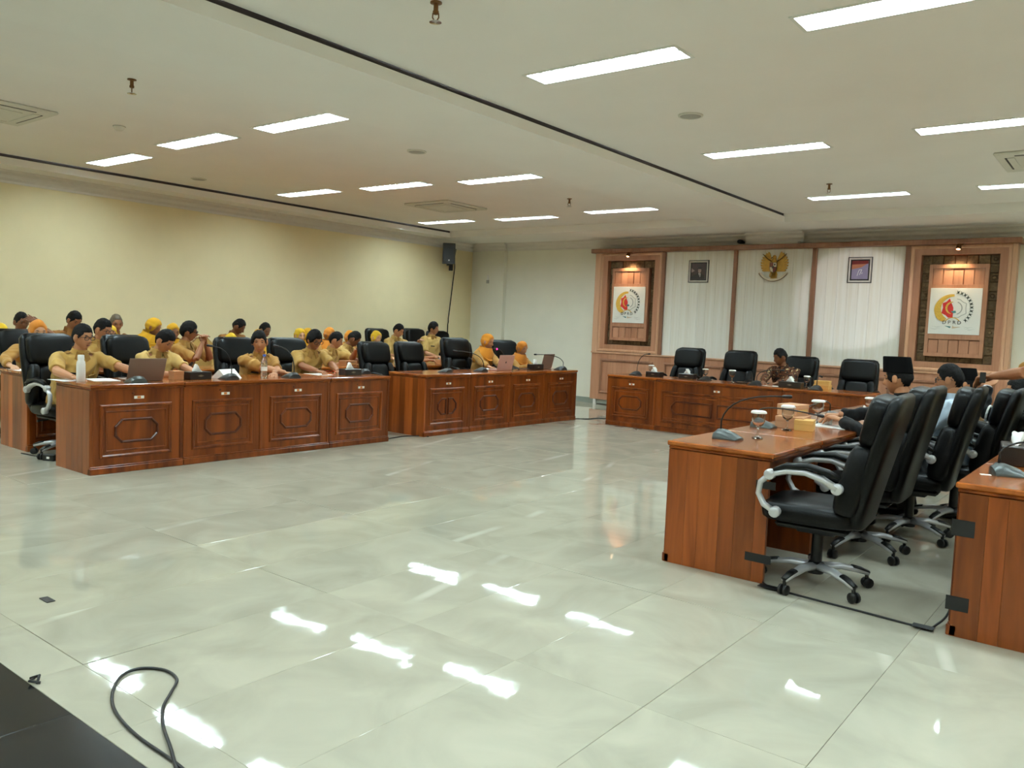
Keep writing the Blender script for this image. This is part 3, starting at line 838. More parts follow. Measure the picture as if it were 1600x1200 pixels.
# wall loudspeaker in the corner, with its cable
t = thing('wall_speaker', 'black loudspeaker on a bracket in the corner of the room', 'loudspeaker', (-11.42, 12.38, 2.64), R(45))
sp = MB()
prof = [(-.12, -.11), (.12, -.11), (.13, 0), (.08, .13), (-.08, .13), (-.13, 0)]
sp.loft([[(x, y, 0) for x, y in prof], [(x, y, .41) for x, y in prof]]).build('cabinet', 'black_plastic', t)
MB().box(-.11, .11, -.118, -.108, .03, .38, c=.004).build('grille', 'black_plastic', t)
MB().box(-.015, .015, -.121, -.116, .05, .08, c=.004).build('badge', 'silver', t)
t2 = MB().box(-.03, .03, .1, .3, -.02, .03, c=.004).box(.02, .10, .16, .30, -.12, .12, c=.006); t2.build('bracket', 'black_plastic', t)
tag(MB().tube([(-11.72, 12.92, 3.0), (-11.73, 12.9, 2.85), (-11.72, 12.9, 2.6), (-11.735, 12.84, 2.0), (-11.73, 12.77, 1.52), (-11.70, 12.74, 1.46), (-11.73, 12.76, 1.4), (-11.72, 12.75, 1.1)], .011, 6).build('speaker_cable', 'black_plastic', smooth=180), 'black cable dropping down the wall below the corner loudspeaker', 'cable')
t = thing('remote_holder', 'small white controller fixed to the pilaster beside the corner', 'controller', (-11.2, YB - .1, 2.33))
MB().box(-.025, .025, -.025, 0, 0, .16, c=.005).build('body', 'white_plastic', t)
MB().box(-.03, .03, -.032, 0, -.02, .05, c=.004).build('holder', 'grille', t)

# made-up ceiling source, added unseen to cast the pale patch under the lavender picture
t = thing('added_projector', 'added ceiling light source, outside the view, for the pale patch on the feature wall', 'added_projector', (1.3, 5.2, 2.86), math.atan2(13.3 - 5.2, -3.66 - 1.3) - math.pi / 2)
MB().box(-.18, .18, -.14, .14, -.06, .06, c=.015).build('case', 'white_plastic', t)
MB().lathe([(0, .14), (.035, .14), (.04, .17), (.034, .17), (.03, .15), (0, .15)], 16, M=Matrix.Rotation(-math.pi / 2, 4, 'X')).build('lens', 'black_plastic', t)
MB().tube([(0, 0, .06), (0, 0, ZC - 2.86)], .02, 10).build('pole', 'white_plastic', t)
ld = bpy.data.lights.new('added_patch_beam', 'SPOT'); ld.energy = 900; ld.color = (.95, .9, 1); ld.spot_size = R(10.5); ld.spot_blend = .35; ld.shadow_soft_size = .03
lo = bpy.data.objects.new('added_patch_beam', ld); COL.objects.link(lo); lo.parent = t
lo.location = (0, .2, 0); lo.rotation_euler = (R(90 - 4.9), 0, 0)

# ------------------------------------------------------------------ desks
def octo(cx, cz, hw, hh, ch):
    return [(cx - hw + ch, cz - hh), (cx + hw - ch, cz - hh), (cx + hw, cz - hh + ch), (cx + hw, cz + hh - ch), (cx + hw - ch, cz + hh), (cx - hw + ch, cz + hh), (cx - hw, cz + hh - ch), (cx - hw, cz - hh + ch)]
def desk(name, loc, rz, W, D, h, panels, ends, label, group, sticker=True, top_over=(.0, .0)):
    """front plane y = 0 facing +y, x from 0 to W, body behind"""
    t = thing(name, label, 'desk', loc, rz, group)
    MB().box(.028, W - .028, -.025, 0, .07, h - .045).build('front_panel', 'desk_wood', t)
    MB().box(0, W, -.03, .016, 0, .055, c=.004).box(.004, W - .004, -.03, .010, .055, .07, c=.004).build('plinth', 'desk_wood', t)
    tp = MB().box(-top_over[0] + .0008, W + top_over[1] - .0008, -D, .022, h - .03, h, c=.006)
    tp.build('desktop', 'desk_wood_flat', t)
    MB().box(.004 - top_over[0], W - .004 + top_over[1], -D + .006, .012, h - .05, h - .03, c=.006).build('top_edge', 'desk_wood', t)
    for side in (0, 1):
        xa, xb = (0, .028) if side == 0 else (W - .028, W)
        if ends[side]:
            ep = t if False else MB().box(xa + .004, xb - .004, -D + .03, -.002, 0, h - .05).build('end_panel', 'desk_wood', t)
            n = 6; wv = [1.0, .7, 1.1, .8, 1.0, .6]; s_ = sum(wv); acc = 0
            for k in range(n):
                a = -.0 - (D - .02) * acc / s_; acc += wv[k]; b = -.0 - (D - .02) * acc / s_
                MB().box(xa, xb, b + .0004, a - .0004, .0, h - .05, c=.0008).build('plank', 'desk_plank', ep)
        else:
            MB().box(xa, xb, -D + .03, 0, 0, h - .05).build('end_panel', 'desk_wood', t)
    MB().box(.028, W - .028, -D + .05, -D + .3, h - .14, h - .05).build('drawer_box', 'desk_wood', t)
    for kind, x0, x1 in panels:
        c = (x0 + x1) / 2; pw = x1 - x0
        MB().box(x0 + .004, x0 + .035, -.001, .008, .07, h - .05, c=.003).build('pilaster', 'desk_wood', t)
        MB().moulding(rect(x0 + .115, x1 - .085, .135, h - .175), 0, .03, .015).build('panel_frame', 'desk_wood', t)
        MB().moulding(rect(x0 + .165, x1 - .135, .19, h - .235), 0, .014, .006).build('panel_inner_frame', 'desk_wood', t)
        cz = h * .47; cc = c + .015
        if kind == 'ring':
            MB().moulding(octo(cc, cz, pw * .235, .108, .065), 0, .022, .016).build('oval_moulding', 'desk_moulding', t)
        elif kind == 'split':
            for s_ in (-1, 1):
                p = octo(cc + s_ * pw * .115, cz, pw * .095, .108, .02)
                hw = pw * .095; cx = cc + s_ * pw * .115; ch = .07
                p = [(cx - hw, cz - .108 + (ch if s_ < 0 else 0)), (cx - hw + (ch if s_ < 0 else 0), cz - .108), (cx + hw - (ch if s_ > 0 else 0), cz - .108), (cx + hw, cz - .108 + (ch if s_ > 0 else 0)), (cx + hw, cz + .108 - (ch if s_ > 0 else 0)), (cx + hw - (ch if s_ > 0 else 0), cz + .108), (cx - hw + (ch if s_ < 0 else 0), cz + .108), (cx - hw, cz + .108 - (ch if s_ < 0 else 0))]
                q = [p[0]]
                for z in p[1:]:
                    if (Vector(z) - Vector(q[-1])).length > 1e-5: q.append(z)
                if (Vector(q[0]) - Vector(q[-1])).length < 1e-5: q.pop()
                MB().moulding(q, 0, .02, .016).build('oval_moulding', 'desk_moulding', t)
        elif kind == 'wide':
            for s_ in (-1, 1):
                cx = cc + s_ * pw * .19; hw = pw * .17; ch = .07
                q = [(cx - hw + (ch if s_ > 0 else 0), cz - .1), (cx + hw - (ch if s_ < 0 else 0) * 0, cz - .1)]
                lo_ = s_ > 0   # chamfer the outer end (local +x is the other way round in the room)
                if lo_: q = [(cx - hw, cz - .1), (cx + hw - ch, cz - .1), (cx + hw, cz - .1 + ch), (cx + hw, cz + .1 - ch), (cx + hw - ch, cz + .1), (cx - hw, cz + .1)]
                else: q = [(cx - hw + ch, cz - .1), (cx + hw, cz - .1), (cx + hw, cz + .1), (cx - hw + ch, cz + .1), (cx - hw, cz + .1 - ch), (cx - hw, cz - .1 + ch)]
                MB().moulding(q, 0, .022, .016).build('oval_moulding', 'desk_moulding', t)
        if sticker:
            s_ = MB().box(c - .05, c + .04, .0, .0025, h - .135, h - .11).build('sticker', 'paper', t)
            MB().box(c - .02, c + .012, .002, .0032, h - .133, h - .112).build('sticker_mark', 'orange_mark', s_)
            MB().lathe([(0, .004), (.009, .003), (.011, 0)], 10, M=Matrix.Translation((c + .05, 0, h - .085)) @ Matrix.Rotation(-math.pi / 2, 4, 'X')).build('keyhole', 'desk_moulding', t)
    return t
HL, HB = .78, .762
XF = -7.06
def left_desk(y0, y1, panels, ends, lab, xf=XF, grp='wooden desks of the front side row'):
    # local x runs from y1 towards y0
    return desk('desk', (xf, y1, 0), -math.pi / 2, y1 - y0, .66, HL, panels, ends, lab, grp)
left_desk(3.23, 4.085, [('ring', 0, .855)], (False, True), 'reddish wooden desk nearest the viewer under the white bottle')
left_desk(4.09, 5.81, [('ring', 0, .86), ('ring', .86, 1.72)], (False, False), 'double wooden desk with the clear water bottle on it')
left_desk(5.815, 6.70, [('ring', 0, .885)], (True, False), 'wooden desk where the person in glasses is writing')
G2 = [7.30, 8.16, 9.01, 9.86, 10.71]
labs = ['wooden desk with a split oval in front of empty chairs', 'wooden desk with a lone microphone before an empty chair', 'wooden desk under the pink laptop', 'last wooden desk of the side row, under the brown laptop']
for k in range(4):
    left_desk(G2[k], G2[k + 1] - .004, [('split' if k == 0 else 'ring', 0, .85)], (k == 3, k == 0), labs[k])
SR = [3.33, 4.35, 5.37, 6.39, 7.41, 8.43, 9.45, 10.47, 11.4]
labs = ['second row wooden desk at the edge of the frame, beside the person in orange', 'second row wooden desk in front of the person leaning in glasses', 'second row wooden desk before the person with clasped hands', 'second row wooden desk hidden behind the person with folded arms', 'second row wooden desk behind the writing person', 'second row wooden desk before the person with a hand on the chin', 'second row wooden desk behind the two empty chairs', 'second row wooden desk under the dark laptop']
for k in range(8):
    left_desk(SR[k], SR[k + 1] - .004, [('ring', 0, SR[k + 1] - SR[k])], (False, k == 0), labs[k], -8.58, 'wooden desks of the second side row')
# head table, facing the viewer (-y): local x runs towards -x
def head_desk(x0, x1, panels, ends, lab):
    return desk('desk', (x1, 10.62, 0), math.pi, x1 - x0, .66, HB, panels, ends, lab, 'wooden desks of the head table')
head_desk(-6.44, -5.61, [('ring', 0, .83)], (False, True), 'narrow head table desk beside the plain wall, before the first empty chair')
head_desk(-5.606, -3.76, [('wide', 0, 1.846)], (False, False), 'wide head table desk with two long panels, in front of the person in batik')
head_desk(-3.756, -2.72, [('wide', 0, 1.036)], (True, False), 'head table desk before the empty chair nearest the people in black')
# facing row on the other side: front towards -x, local x runs towards +y
RY = [4.575, 5.45, 6.32, 7.19, 8.06, 8.93]
labs = ['near wooden desk with taped cable and a plank end', 'wooden desk with paper cartons and covered glasses', 'wooden desk in front of the person in light blue', 'wooden desk before the farther person in a black cap', 'last wooden desk of the row opposite the side wall']
for k in range(5):
    desk('desk', (-2.30, RY[k], 0), math.pi / 2, RY[k + 1] - RY[k] - .003, .655, HB, [('ring', 0, RY[k + 1] - RY[k])], (k == 0, k == 4), labs[k], 'wooden desks of the row with dark chairs')
labs = ['wooden desk cut by the edge of the frame, with a tissue box', 'second wooden desk behind the dark chairs', 'third wooden desk behind the dark chairs', 'farthest wooden desk behind the dark chairs']
for k in range(2):
    y0 = 4.45 + .87 * k
    desk('desk', (-.675, y0, 0), math.pi / 2, .867, .655, HB, [('ring', 0, .867)], (k == 0, False), labs[k], 'wooden desks behind the dark chairs')

# ------------------------------------------------------------------ executive chair (sitter faces +y)
def ring_(cx, cy, cz, hx, hy, e=.45, n=16, tilt=0.0):
    sp = lambda x, p: math.copysign(abs(x) ** p, x)
    out = []
    for k in range(n):
        a = 2 * math.pi * k / n
        x = hx * sp(math.cos(a), e); y = hy * sp(math.sin(a), e)
        out.append((cx + x, cy + y * math.cos(tilt), cz + y * math.sin(tilt)))
    return out
def back_y(z): return -.20 - .17 * max(0, (z - .45) / .7) ** 1.1
def make_chair():
    t = thing('executive_chair', 'x', 'chair')
    MB().sup((0, .02, .455), (.265, .27, .065), .45, .4, 20, 10).build('seat', 'black_leather', t, smooth=180)
    MB().box(-.2, .2, -.2, .2, .36, .40, c=.02).box(-.08, .08, -.12, .12, .32, .37, c=.02).build('mechanism', 'black_plastic', t)
    MB().tube([(.1, 0, .36), (.24, .02, .36), (.29, .02, .355)], [.007, .007, .012], 6).build('lever', 'black_plastic', t)
    bs = MB(); rings = []
    for z, hx, hy in ((.40, .16, .03), (.42, .22, .045), (.5, .25, .05), (.65, .265, .05), (.85, .265, .05), (1.02, .26, .05), (1.11, .25, .045), (1.15, .225, .035), (1.165, .18, .015)):
        rings.append(ring_(0, back_y(z) - .03, z, hx, hy, .5, 20))
    bs.loft(rings).build('backrest', 'black_leather', t, smooth=180)
    tl = R(-13)
    MB().sup((0, 0, 0), (.235, .065, .15), .42, .42, 20, 12, M=Matrix.Translation((0, back_y(1.0) + .035, 1.005)) @ Matrix.Rotation(R(12), 4, 'X')).build('headrest', 'black_leather', t, smooth=180)
    MB().sup((0, 0, 0), (.165, .055, .185), .45, .45, 18, 12, M=Matrix.Translation((0, back_y(.68) + .03, .675)) @ Matrix.Rotation(R(11), 4, 'X')).build('back_cushion', 'black_leather', t, smooth=180)
    for s_ in (-1, 1):
        MB().sup((0, 0, 0), (.05, .07, .2), .5, .6, 14, 12, M=Matrix.Translation((s_ * .215, back_y(.68) + .035, .68)) @ Matrix.Rotation(R(12), 4, 'X') @ Matrix.Rotation(s_ * R(-9), 4, 'Y')).build('side_bolster', 'black_leather', t, smooth=180)
        x = s_ * .3
        arm = [(x, .17, .465), (x, .235, .50), (x, .268, .56), (x, .26, .625), (x, .21, .675), (x, .12, .705), (x, .02, .71), (x, -.07, .685), (x, -.15, .64)]
        a = MB().tube(arm, [.024, .024, .022, .022, .024, .026, .027, .028, .03], 8, flat=.75).build('armrest', 'silver', t, smooth=180)
        for p in (arm[0], arm[4], arm[-1]):
            MB().lathe([(0, -.024), (.026, -.023), (.031, -.018), (.031, .018), (.026, .023), (0, .024)], 14, M=Matrix.Translation(p) @ Matrix.Rotation(math.pi / 2, 4, 'Y')).build('arm_joint', 'silver', a, smooth=50)
        MB().tube([(x, .19, .705), (x, .12, .735), (x, .0, .745), (x, -.1, .725), (x, -.16, .70)], [.02, .034, .036, .034, .02], 8, flat=.55).build('arm_pad', 'black_leather', a, smooth=180)
    MB().lathe([(0, .08), (.045, .08), (.05, .14), (.032, .15), (.03, .33), (0, .33)], 14).build('gas_column', 'black_plastic', t, smooth=40)
    for k in range(5):
        a = R(90 + 72 * k); M = Matrix.Rotation(a, 4, 'Z')
        lg = MB().tube([(.03, 0, .125), (.14, 0, .125), (.24, 0, .105), (.31, 0, .085)], [.038, .032, .027, .022], 8, M=M, flat=.6).build('leg', 'silver', t, smooth=180)
        MB().tube([(.215, 0, .124), (.26, 0, .114), (.315, 0, .092)], [.024, .024, .018], 8, M=M, flat=.5).build('leg_cap', 'black_plastic', lg, smooth=180)
        cs = MB()
        for s_ in (-.016, .016): cs.lathe([(0, -.011), (.022, -.011), (.03, -.006), (.03, .006), (.022, .011), (0, .011)], 12, M=M @ Matrix.Translation((.31, s_, .03)) @ Matrix.Rotation(math.pi / 2, 4, 'X'))
        cs.lathe([(.011, .03), (.011, .085)], 8, c=(0, 0, 0), M=M @ Matrix.Translation((.305, 0, 0)))
        cs.build('caster', 'black_plastic', t, smooth=50)
    return t
CHAIR = make_chair()
CHAIR_USED = [False]
def chair(x, y, face, label, group, scale=1.0):
    rz = R(face - 90)
    if not CHAIR_USED[0]:
        CHAIR_USED[0] = True
        CHAIR.location = (x, y, 0); CHAIR.rotation_euler = (0, 0, rz); CHAIR['label'] = label; CHAIR['group'] = group
        c = CHAIR
    else:
        c = dup(CHAIR, (x, y, 0), rz, label, group)
    c.scale = (1, 1, scale)
    return c
EC = 'black executive chair '
chair(-8.06, 7.66, 0, EC + 'standing empty, closest to the writing person', 'empty chairs of the side row', .975)
chair(-8.06, 8.34, 2, EC + 'standing empty in the middle of the side row', 'empty chairs of the side row', .98)
chair(-8.10, 9.30, -10, EC + 'standing empty next to the person with the pink laptop', 'empty chairs of the side row', 1.04)
chair(-5.83, 11.75, -92, EC + 'empty at the head table, nearest the plain wall', 'chairs at the head table', 1.03)
chair(-4.97, 11.75, -90, EC + 'empty at the head table, in front of the first post', 'chairs at the head table', 1.03)
chair(-3.17, 11.70, -85, EC + 'empty at the head table below the lavender picture', 'chairs at the head table', 1.0)
chair(-1.43, 4.77, 184, EC + 'with silver arms, nearest the viewer and empty', 'chairs of the row by the plank end desks', .985)
chair(-1.45, 5.76, 182, EC + 'with silver arms, empty beside the person in the tall cap', 'chairs of the row by the plank end desks', .995)
chair(-11.0, 11.95, -15, EC + 'with a rounded top below the loudspeaker cable', 'chairs along the side wall', 1.09)

# banquet chairs with tan rounded backs
BQ = []
def banquet(x, y, face, label, h=1.0):
    rz = R(face - 90)
    if BQ:
        o = dup(BQ[0], (x, y, 0), rz, label, 'tan banquet chairs of the rear side rows'); o.scale = (1, 1, h); return o
    t = thing('banquet_chair', label, 'chair', (x, y, 0), rz, 'tan banquet chairs of the rear side rows')
    t.scale = (1, 1, h); BQ.append(t)
    MB().sup((0, .0, .45), (.21, .21, .04), .5, .4, 18, 8).build('seat', 'khaki_c', t, smooth=180)
    MB().prism([(-.19, .5), (.19, .5), (.2, .74), (.16, .87), (.08, .93), (-.08, .93), (-.16, .87), (-.2, .74)], -.25, -.21).build('backrest', 'khaki_c', t)
    MB().tube([(-.19, -.23, .4), (-.2, -.23, .74), (-.16, -.23, .87), (-.08, -.23, .935), (.08, -.23, .935), (.16, -.23, .87), (.2, -.23, .74), (.19, -.23, .4)], .013, 8).build('back_frame', 'brass', t, smooth=180)
    for x_ in (-.18, .18):
        for y_ in (-.2, .18): MB().tube([(x_, y_, .43), (x_ * 1.05, y_ * 1.08, 0)], .012, 8).build('leg', 'brass', t)
    return t
banquet(-10.2, 6.3, 0, 'empty tan banquet chair with a brown rim behind the clasped hands', 1.15)

# ------------------------------------------------------------------ things on the desks
def mic(x, y, z, rz, tip, lab, grp, mat_='grey_plastic', led=False):
    """tip: world offset of the microphone head from the base; rz: where the base slopes to"""
    t = thing('microphone', lab, 'microphone', (x, y, z), rz, grp)
    pf = [(-.085, 0), (.085, 0), (.085, .014), (.04, .04), (-.02, .06), (-.06, .062), (-.083, .04)]
    b = MB(); rings = []
    for xx, sc in ((-.075, .2), (-.066, .5), (-.045, .85), (-.02, 1), (.02, 1), (.045, .85), (.066, .5), (.075, .2)):
        rings.append([(xx, q * (.86 + .14 * sc), h_ * sc) for q, h_ in pf])
    b.loft(rings).build('base', mat_, t, smooth=35)
    MB().box(-.022, .022, .03, .06, .018, .026, c=.003).build('button', 'black_plastic', t)
    if tip:
        M = Matrix.Rotation(-rz, 3, 'Z'); T = M @ Vector(tip); S = Vector((0, -.05, .055))
        P = [S, S + Vector((0, 0, .06))]
        for k in range(1, 9):
            q = k / 8; a = S + Vector((0, 0, .06)); m_ = S + Vector((T.x * .12, T.y * .12, max(.12, T.z * .8)))
            P.append(a * (1 - q) ** 2 + m_ * 2 * q * (1 - q) + T * q * q)
        d = (P[-1] - P[-2]).normalized()
        MB().tube(P, .0055, 6).build('gooseneck', 'black_plastic', t, smooth=180)
        MB().tube([T - d * .012, T - d * .005, T + d * .04, T + d * .048], [.006, .011, .012, .007], 8).build('capsule', 'black_plastic', t, smooth=180)
        if led: MB().tube([T - d * .02, T - d * .006], .0125, 10).build('light_ring', 'red_led', t)
    return t
def tissue_box(x, y, z, rz, lab, grp, h=.075, w_=.24, d=.125, up=True):
    t = thing('tissue_box', lab, 'tissue box', (x, y, z), rz, grp)
    MB().box(-w_ / 2, w_ / 2, -d / 2, d / 2, 0, h, c=.005).build('box', 'tissue_box', t)
    for s_ in (-1, 1):
        MB().prism([(-.035, h / 2), (0, h / 2 - .011), (.035, h / 2), (0, h / 2 + .011)], s_ * (d / 2 + .001), s_ * (d / 2 - .001)).build('ornament', 'box_ornament', t)
    if up:
        tb = MB(); r_ = random.Random(int(x * 100))
        rings = []
        for k in range(6):
            q = k / 5; rr = []
            for j in range(12):
                a = 2 * math.pi * j / 12
                rr.append((math.cos(a) * (.055 - .045 * q) * (1 + .3 * math.sin(3 * a + k)) + .015 * q, math.sin(a) * (.016 + .012 * math.sin(2.2 * q)) * (1 + .3 * r_.random()), h - .002 + .07 * q + .008 * math.sin(2 * a)))
            rings.append(rr)
        tb.loft(rings).build('tissue', 'tissue', t, smooth=60)
    return t
def goblet(x, y, z, lab, grp='covered goblets', lid=True, s=1.0):
    t = thing('goblet', lab, 'glass', (x, y, z), 0, grp)
    sc = lambda pr: [(a * s, b * s) for a, b in pr]
    MB().lathe(sc([(0, 0), (.033, .002), (.03, .006), (.007, .014), (.005, .05), (.009, .065), (.028, .08), (.037, .10), (.038, .13), (.035, .155), (.033, .155), (.036, .13), (.035, .10), (.026, .083), (0, .07)]), 18).build('glass', 'glass', t, smooth=60)
    if lid:
        MB().lathe(sc([(0, .163), (.036, .163), (.044, .158), (.046, .148), (.043, .148), (.04, .155), (0, .156)])[::-1], 18).build('paper_lid', 'paper', t, smooth=40)
    return t
def box_(x, y, z, rz, w_, d, h, lab, grp=None, m='carton', pr=True):
    t = thing('snack_box', lab, 'box', (x, y, z), rz, grp)
    MB().box(-w_ / 2, w_ / 2, -d / 2, d / 2, 0, h, c=.002).build('carton', m, t)
    MB().box(-w_ / 2 - .0015, w_ / 2 + .0015, -d / 2 - .0015, d / 2 + .0015, h * .62, h + .002, c=.002).build('lid', m, t)
    if pr: MB().box(w_ / 2 + .0015, w_ / 2 + .0025, -d * .35, d * .35, h * .3, h * .58).build('print', 'carton_print', t)
    return t
def laptop(x, y, z, rz, lab, m, tilt=18, w_=.32, d=.22, mark=True):
    """lid stands at -y and leans back towards -y; keyboard towards +y"""
    t = thing('laptop', lab, 'laptop', (x, y, z), rz)
    b = MB().box(-w_ / 2, w_ / 2, 0, d, .003, .016, c=.003).build('base', m, t)
    MB().box(-w_ * .42, w_ * .42, .03, d * .55, .016, .0175).build('keyboard', 'black_plastic', b)
    M = Matrix.Translation((0, 0, .014)) @ Matrix.Rotation(R(tilt), 4, 'X')
    l = MB().box(-w_ / 2, w_ / 2, -.006, 0, 0, d, c=.003, M=M).build('lid', m, t)
    MB().box(-w_ / 2 + .008, w_ / 2 - .008, 0, .001, .012, d - .008, M=M).build('screen', 'black_plastic', l)
    if mark:
        mm = MB().sup((0, -.0065, d * .5), (.012, .0015, .013), 1, 1, 12, 8, M=M).tube([(0, -.0065, d * .5 + .012), (.005, -.0065, d * .5 + .021)], [.003, .001], 6, M=M)
        mm.build('lid_mark', 'black_plastic', l)
    return t
def sheet(x, y, z, rz, w_=.21, d=.297, lab='sheet', grp='papers on the desks', n=1, curl=0.0):
    mb = MB()
    for k in range(n):
        a = R(random.uniform(-6, 6)) if n > 1 else 0
        z0 = k * .0012
        M = Matrix.Rotation(a, 4, 'Z')
        N = 6; vs = []; 
        for j in range(N + 1):
            q = j / N
            zz = z0 + curl * q * q
            for xx in (-w_ / 2, w_ / 2): vs += [(xx, -d / 2 + d * q, zz), (xx, -d / 2 + d * q, zz + .001)]
        fs = []
        for j in range(N):
            b0 = j * 4; b1 = b0 + 4
            fs += [(b0 + 1, b0 + 3, b1 + 3, b1 + 1), (b0, b1, b1 + 2, b0 + 2), (b0, b0 + 1, b1 + 1, b1), (b0 + 2, b1 + 2, b1 + 3, b0 + 3)]
        fs += [(0, 2, 3, 1), (N * 4, N * 4 + 1, N * 4 + 3, N * 4 + 2)]
        mb.add(vs, fs, M=M)
    return tag(mb.build('paper_sheet' if n == 1 else 'paper_stack', 'paper', loc=(x, y, z), rz=rz), lab, 'paper', grp)
def pet_bottle(x, y, z, lab, capm='blue_cap', s=1.0):
    t = thing('water_bottle', lab, 'bottle', (x, y, z))
    MB().lathe([(a * s, b * s) for a, b in [(0, .0), (.026, .0), (.031, .008), (.031, .05), (.028, .058), (.031, .066), (.031, .10), (.027, .11), (.031, .12), (.031, .15), (.024, .175), (.013, .195), (.0125, .205)]], 16).build('bottle', 'clear_plastic', t, smooth=60)
    MB().lathe([(a * s, b * s) for a, b in [(0, .226), (.0145, .226), (.015, .207), (0, .205)]][::-1], 14).build('cap', capm, t, smooth=40)
    MB().lathe([(a * s, b * s) for a, b in [(.0318, .068), (.0318, .105)]], 16).build('label', 'paper', t, smooth=60)
    return t
def cord(pts, r_, lab, name='floor_cable'):
    # smooth the polyline
    P = [Vector(p) for p in pts]; out = []
    for i in range(len(P) - 1):
        a, b, c, d = P[max(i - 1, 0)], P[i], P[i + 1], P[min(i + 2, len(P) - 1)]
        for k in range(6):
            q = k / 6
            out.append(.5 * ((2 * b) + (c - a) * q + (2 * a - 5 * b + 4 * c - d) * q * q + (3 * b - a - 3 * c + d) * q ** 3))
    out.append(P[-1])
    return tag(MB().tube(out, r_, 6).build(name, 'black_plastic', smooth=180), lab, 'cable')
G_M = 'desk microphones'; G_T = 'dark tissue boxes'
z = HL
# nearest desk
t = thing('white_bottle', 'white insulated bottle at the corner of the nearest desk', 'bottle', (-7.42, 3.32, z))
MB().lathe([(0, 0), (.034, 0), (.037, .006), (.037, .15), (.034, .175), (.026, .19), (.026, .195)], 20).build('bottle', 'white_plastic', t, smooth=50)
MB().lathe([(0, .235), (.025, .235), (.0275, .23), (.0275, .196), (0, .195)][::-1], 20).build('cap', 'white_plastic', t, smooth=50)
sheet(-7.50, 3.55, z, R(80), lab='open documents on the nearest desk beside the white bottle', n=4)
sheet(-7.60, 3.28, z, R(95), .2, .28, 'white sheet behind the white bottle')
laptop(-7.30, 3.84, z, R(82), 'open brown laptop on the nearest desk', 'laptop_brown', 24, .33, .22, False)
mic(-7.16, 3.68, z, R(90), None, 'low grey microphone base beside the brown laptop', G_M, 'mic_grey')
box_(-7.32, 4.16, z, R(0), .10, .10, .085, 'small brown carton beside the dark tissue box', m='kraft', pr=False)
tissue_box(-7.32, 4.38, z, R(-88), 'dark tissue box with a raised white tissue near the seated person looking down', G_T)
mic(-7.22, 4.66, z, R(90), (-.02, -.18, .33), 'gooseneck microphone before the white name card', G_M)
t = MB().prism([(-.1, 0), (.1, 0), (0, .09)], -.11, .11).build('name_card', 'paper', loc=(-7.38, 4.74, z), rz=R(15)); tag(t, 'folded white name card behind the gooseneck microphone', 'name card')
pet_bottle(-7.29, 5.12, z, 'clear water bottle with blue cap before the person with folded arms', s=1.08)
mic(-7.18, 5.38, z, R(90), (-.10, -.1, .33), 'gooseneck microphone between the water bottle and the writing person', G_M)
sheet(-7.52, 6.02, z, R(85), lab='white sheet under the writing hand')
t = thing('spectacles', 'red rimmed spectacles lying beside the writing person', 'glasses', (-7.46, 6.14, z), R(60))
for s_ in (-1, 1):
    MB().tube([(s_ * .032 + .026 * math.cos(a), .0, .022 + .019 * math.sin(a)) for a in [2 * math.pi * k / 12 for k in range(13)]], .003, 6).build('rim', 'red_cloth', t)
    MB().tube([(s_ * .058, 0, .03), (s_ * .06, .12, .012)], .003, 6).build('temple', 'red_cloth', t)
tissue_box(-7.30, 6.30, z, R(-92), 'dark tissue box in front of the writing person', G_T)
mic(-7.45, 6.62, z, R(90), None, 'dark microphone base at the end of the writing desk', G_M)
# far side desks
mic(-7.30, 7.93, z, R(90), None, 'low dark microphone base before the middle empty chair', G_M)
mic(-7.28, 8.62, z, R(90), (-.1, -.40, .28), 'gooseneck microphone bending back to the empty chair', G_M)
t = thing('computer_mouse', 'white mouse and charger between microphone and pink laptop', 'mouse', (-7.48, 9.0, z), R(20)); MB().sup((0, 0, .012), (.03, .05, .016), .8, .8, 14, 8).build('shell', 'white_plastic', t, smooth=180); MB().box(-.002, .002, .0, .04, .024, .03, c=.001).build('wheel', 'grey_plastic', t)
laptop(-7.34, 9.22, z, R(86), 'open pink laptop with a dark mark before the person in orange', 'rose_metal', 14, .32, .22, True)
mic(-7.62, 9.52, z, R(90), (.0, -.16, .30), 'microphone with a glowing red ring behind the pink laptop', G_M, led=True)
cord([(-7.4, 9.5, z + .012), (-7.5, 9.56, z + .05), (-7.55, 9.62, z + .06), (-7.45, 9.68, z + .03), (-7.38, 9.62, z + .012), (-7.44, 9.55, z + .04), (-7.55, 9.66, z + .012), (-7.42, 9.74, z + .012), (-7.36, 9.85, z + .012)], .008, 'tangle of black cable beside the pink laptop', 'charger_cable')
tissue_box(-7.34, 9.98, z, R(-90), 'dark tissue box before the last person of the side row', G_T, .085, .26)
laptop(-7.40, 10.34, z, R(92), 'open brown laptop at the end of the side row', 'laptop_brown', 14, .30, .23, False)
mic(-7.18, 10.42, z, R(90), (-.02, -.62, .24), 'microphone with a long low gooseneck before the last laptop', G_M)
t = thing('water_cup', 'clear plastic cup with white cap beside the last laptop', 'cup', (-7.62, 10.62, z)); MB().lathe([(0, 0), (.03, 0), (.036, .11), (.034, .11), (.028, .004), (0, .004)], 16).build('cup', 'clear_plastic', t, smooth=60); MB().lathe([(0, .125), (.03, .124), (.037, .112), (0, .111)][::-1], 16).build('cap', 'white_plastic', t, smooth=40)
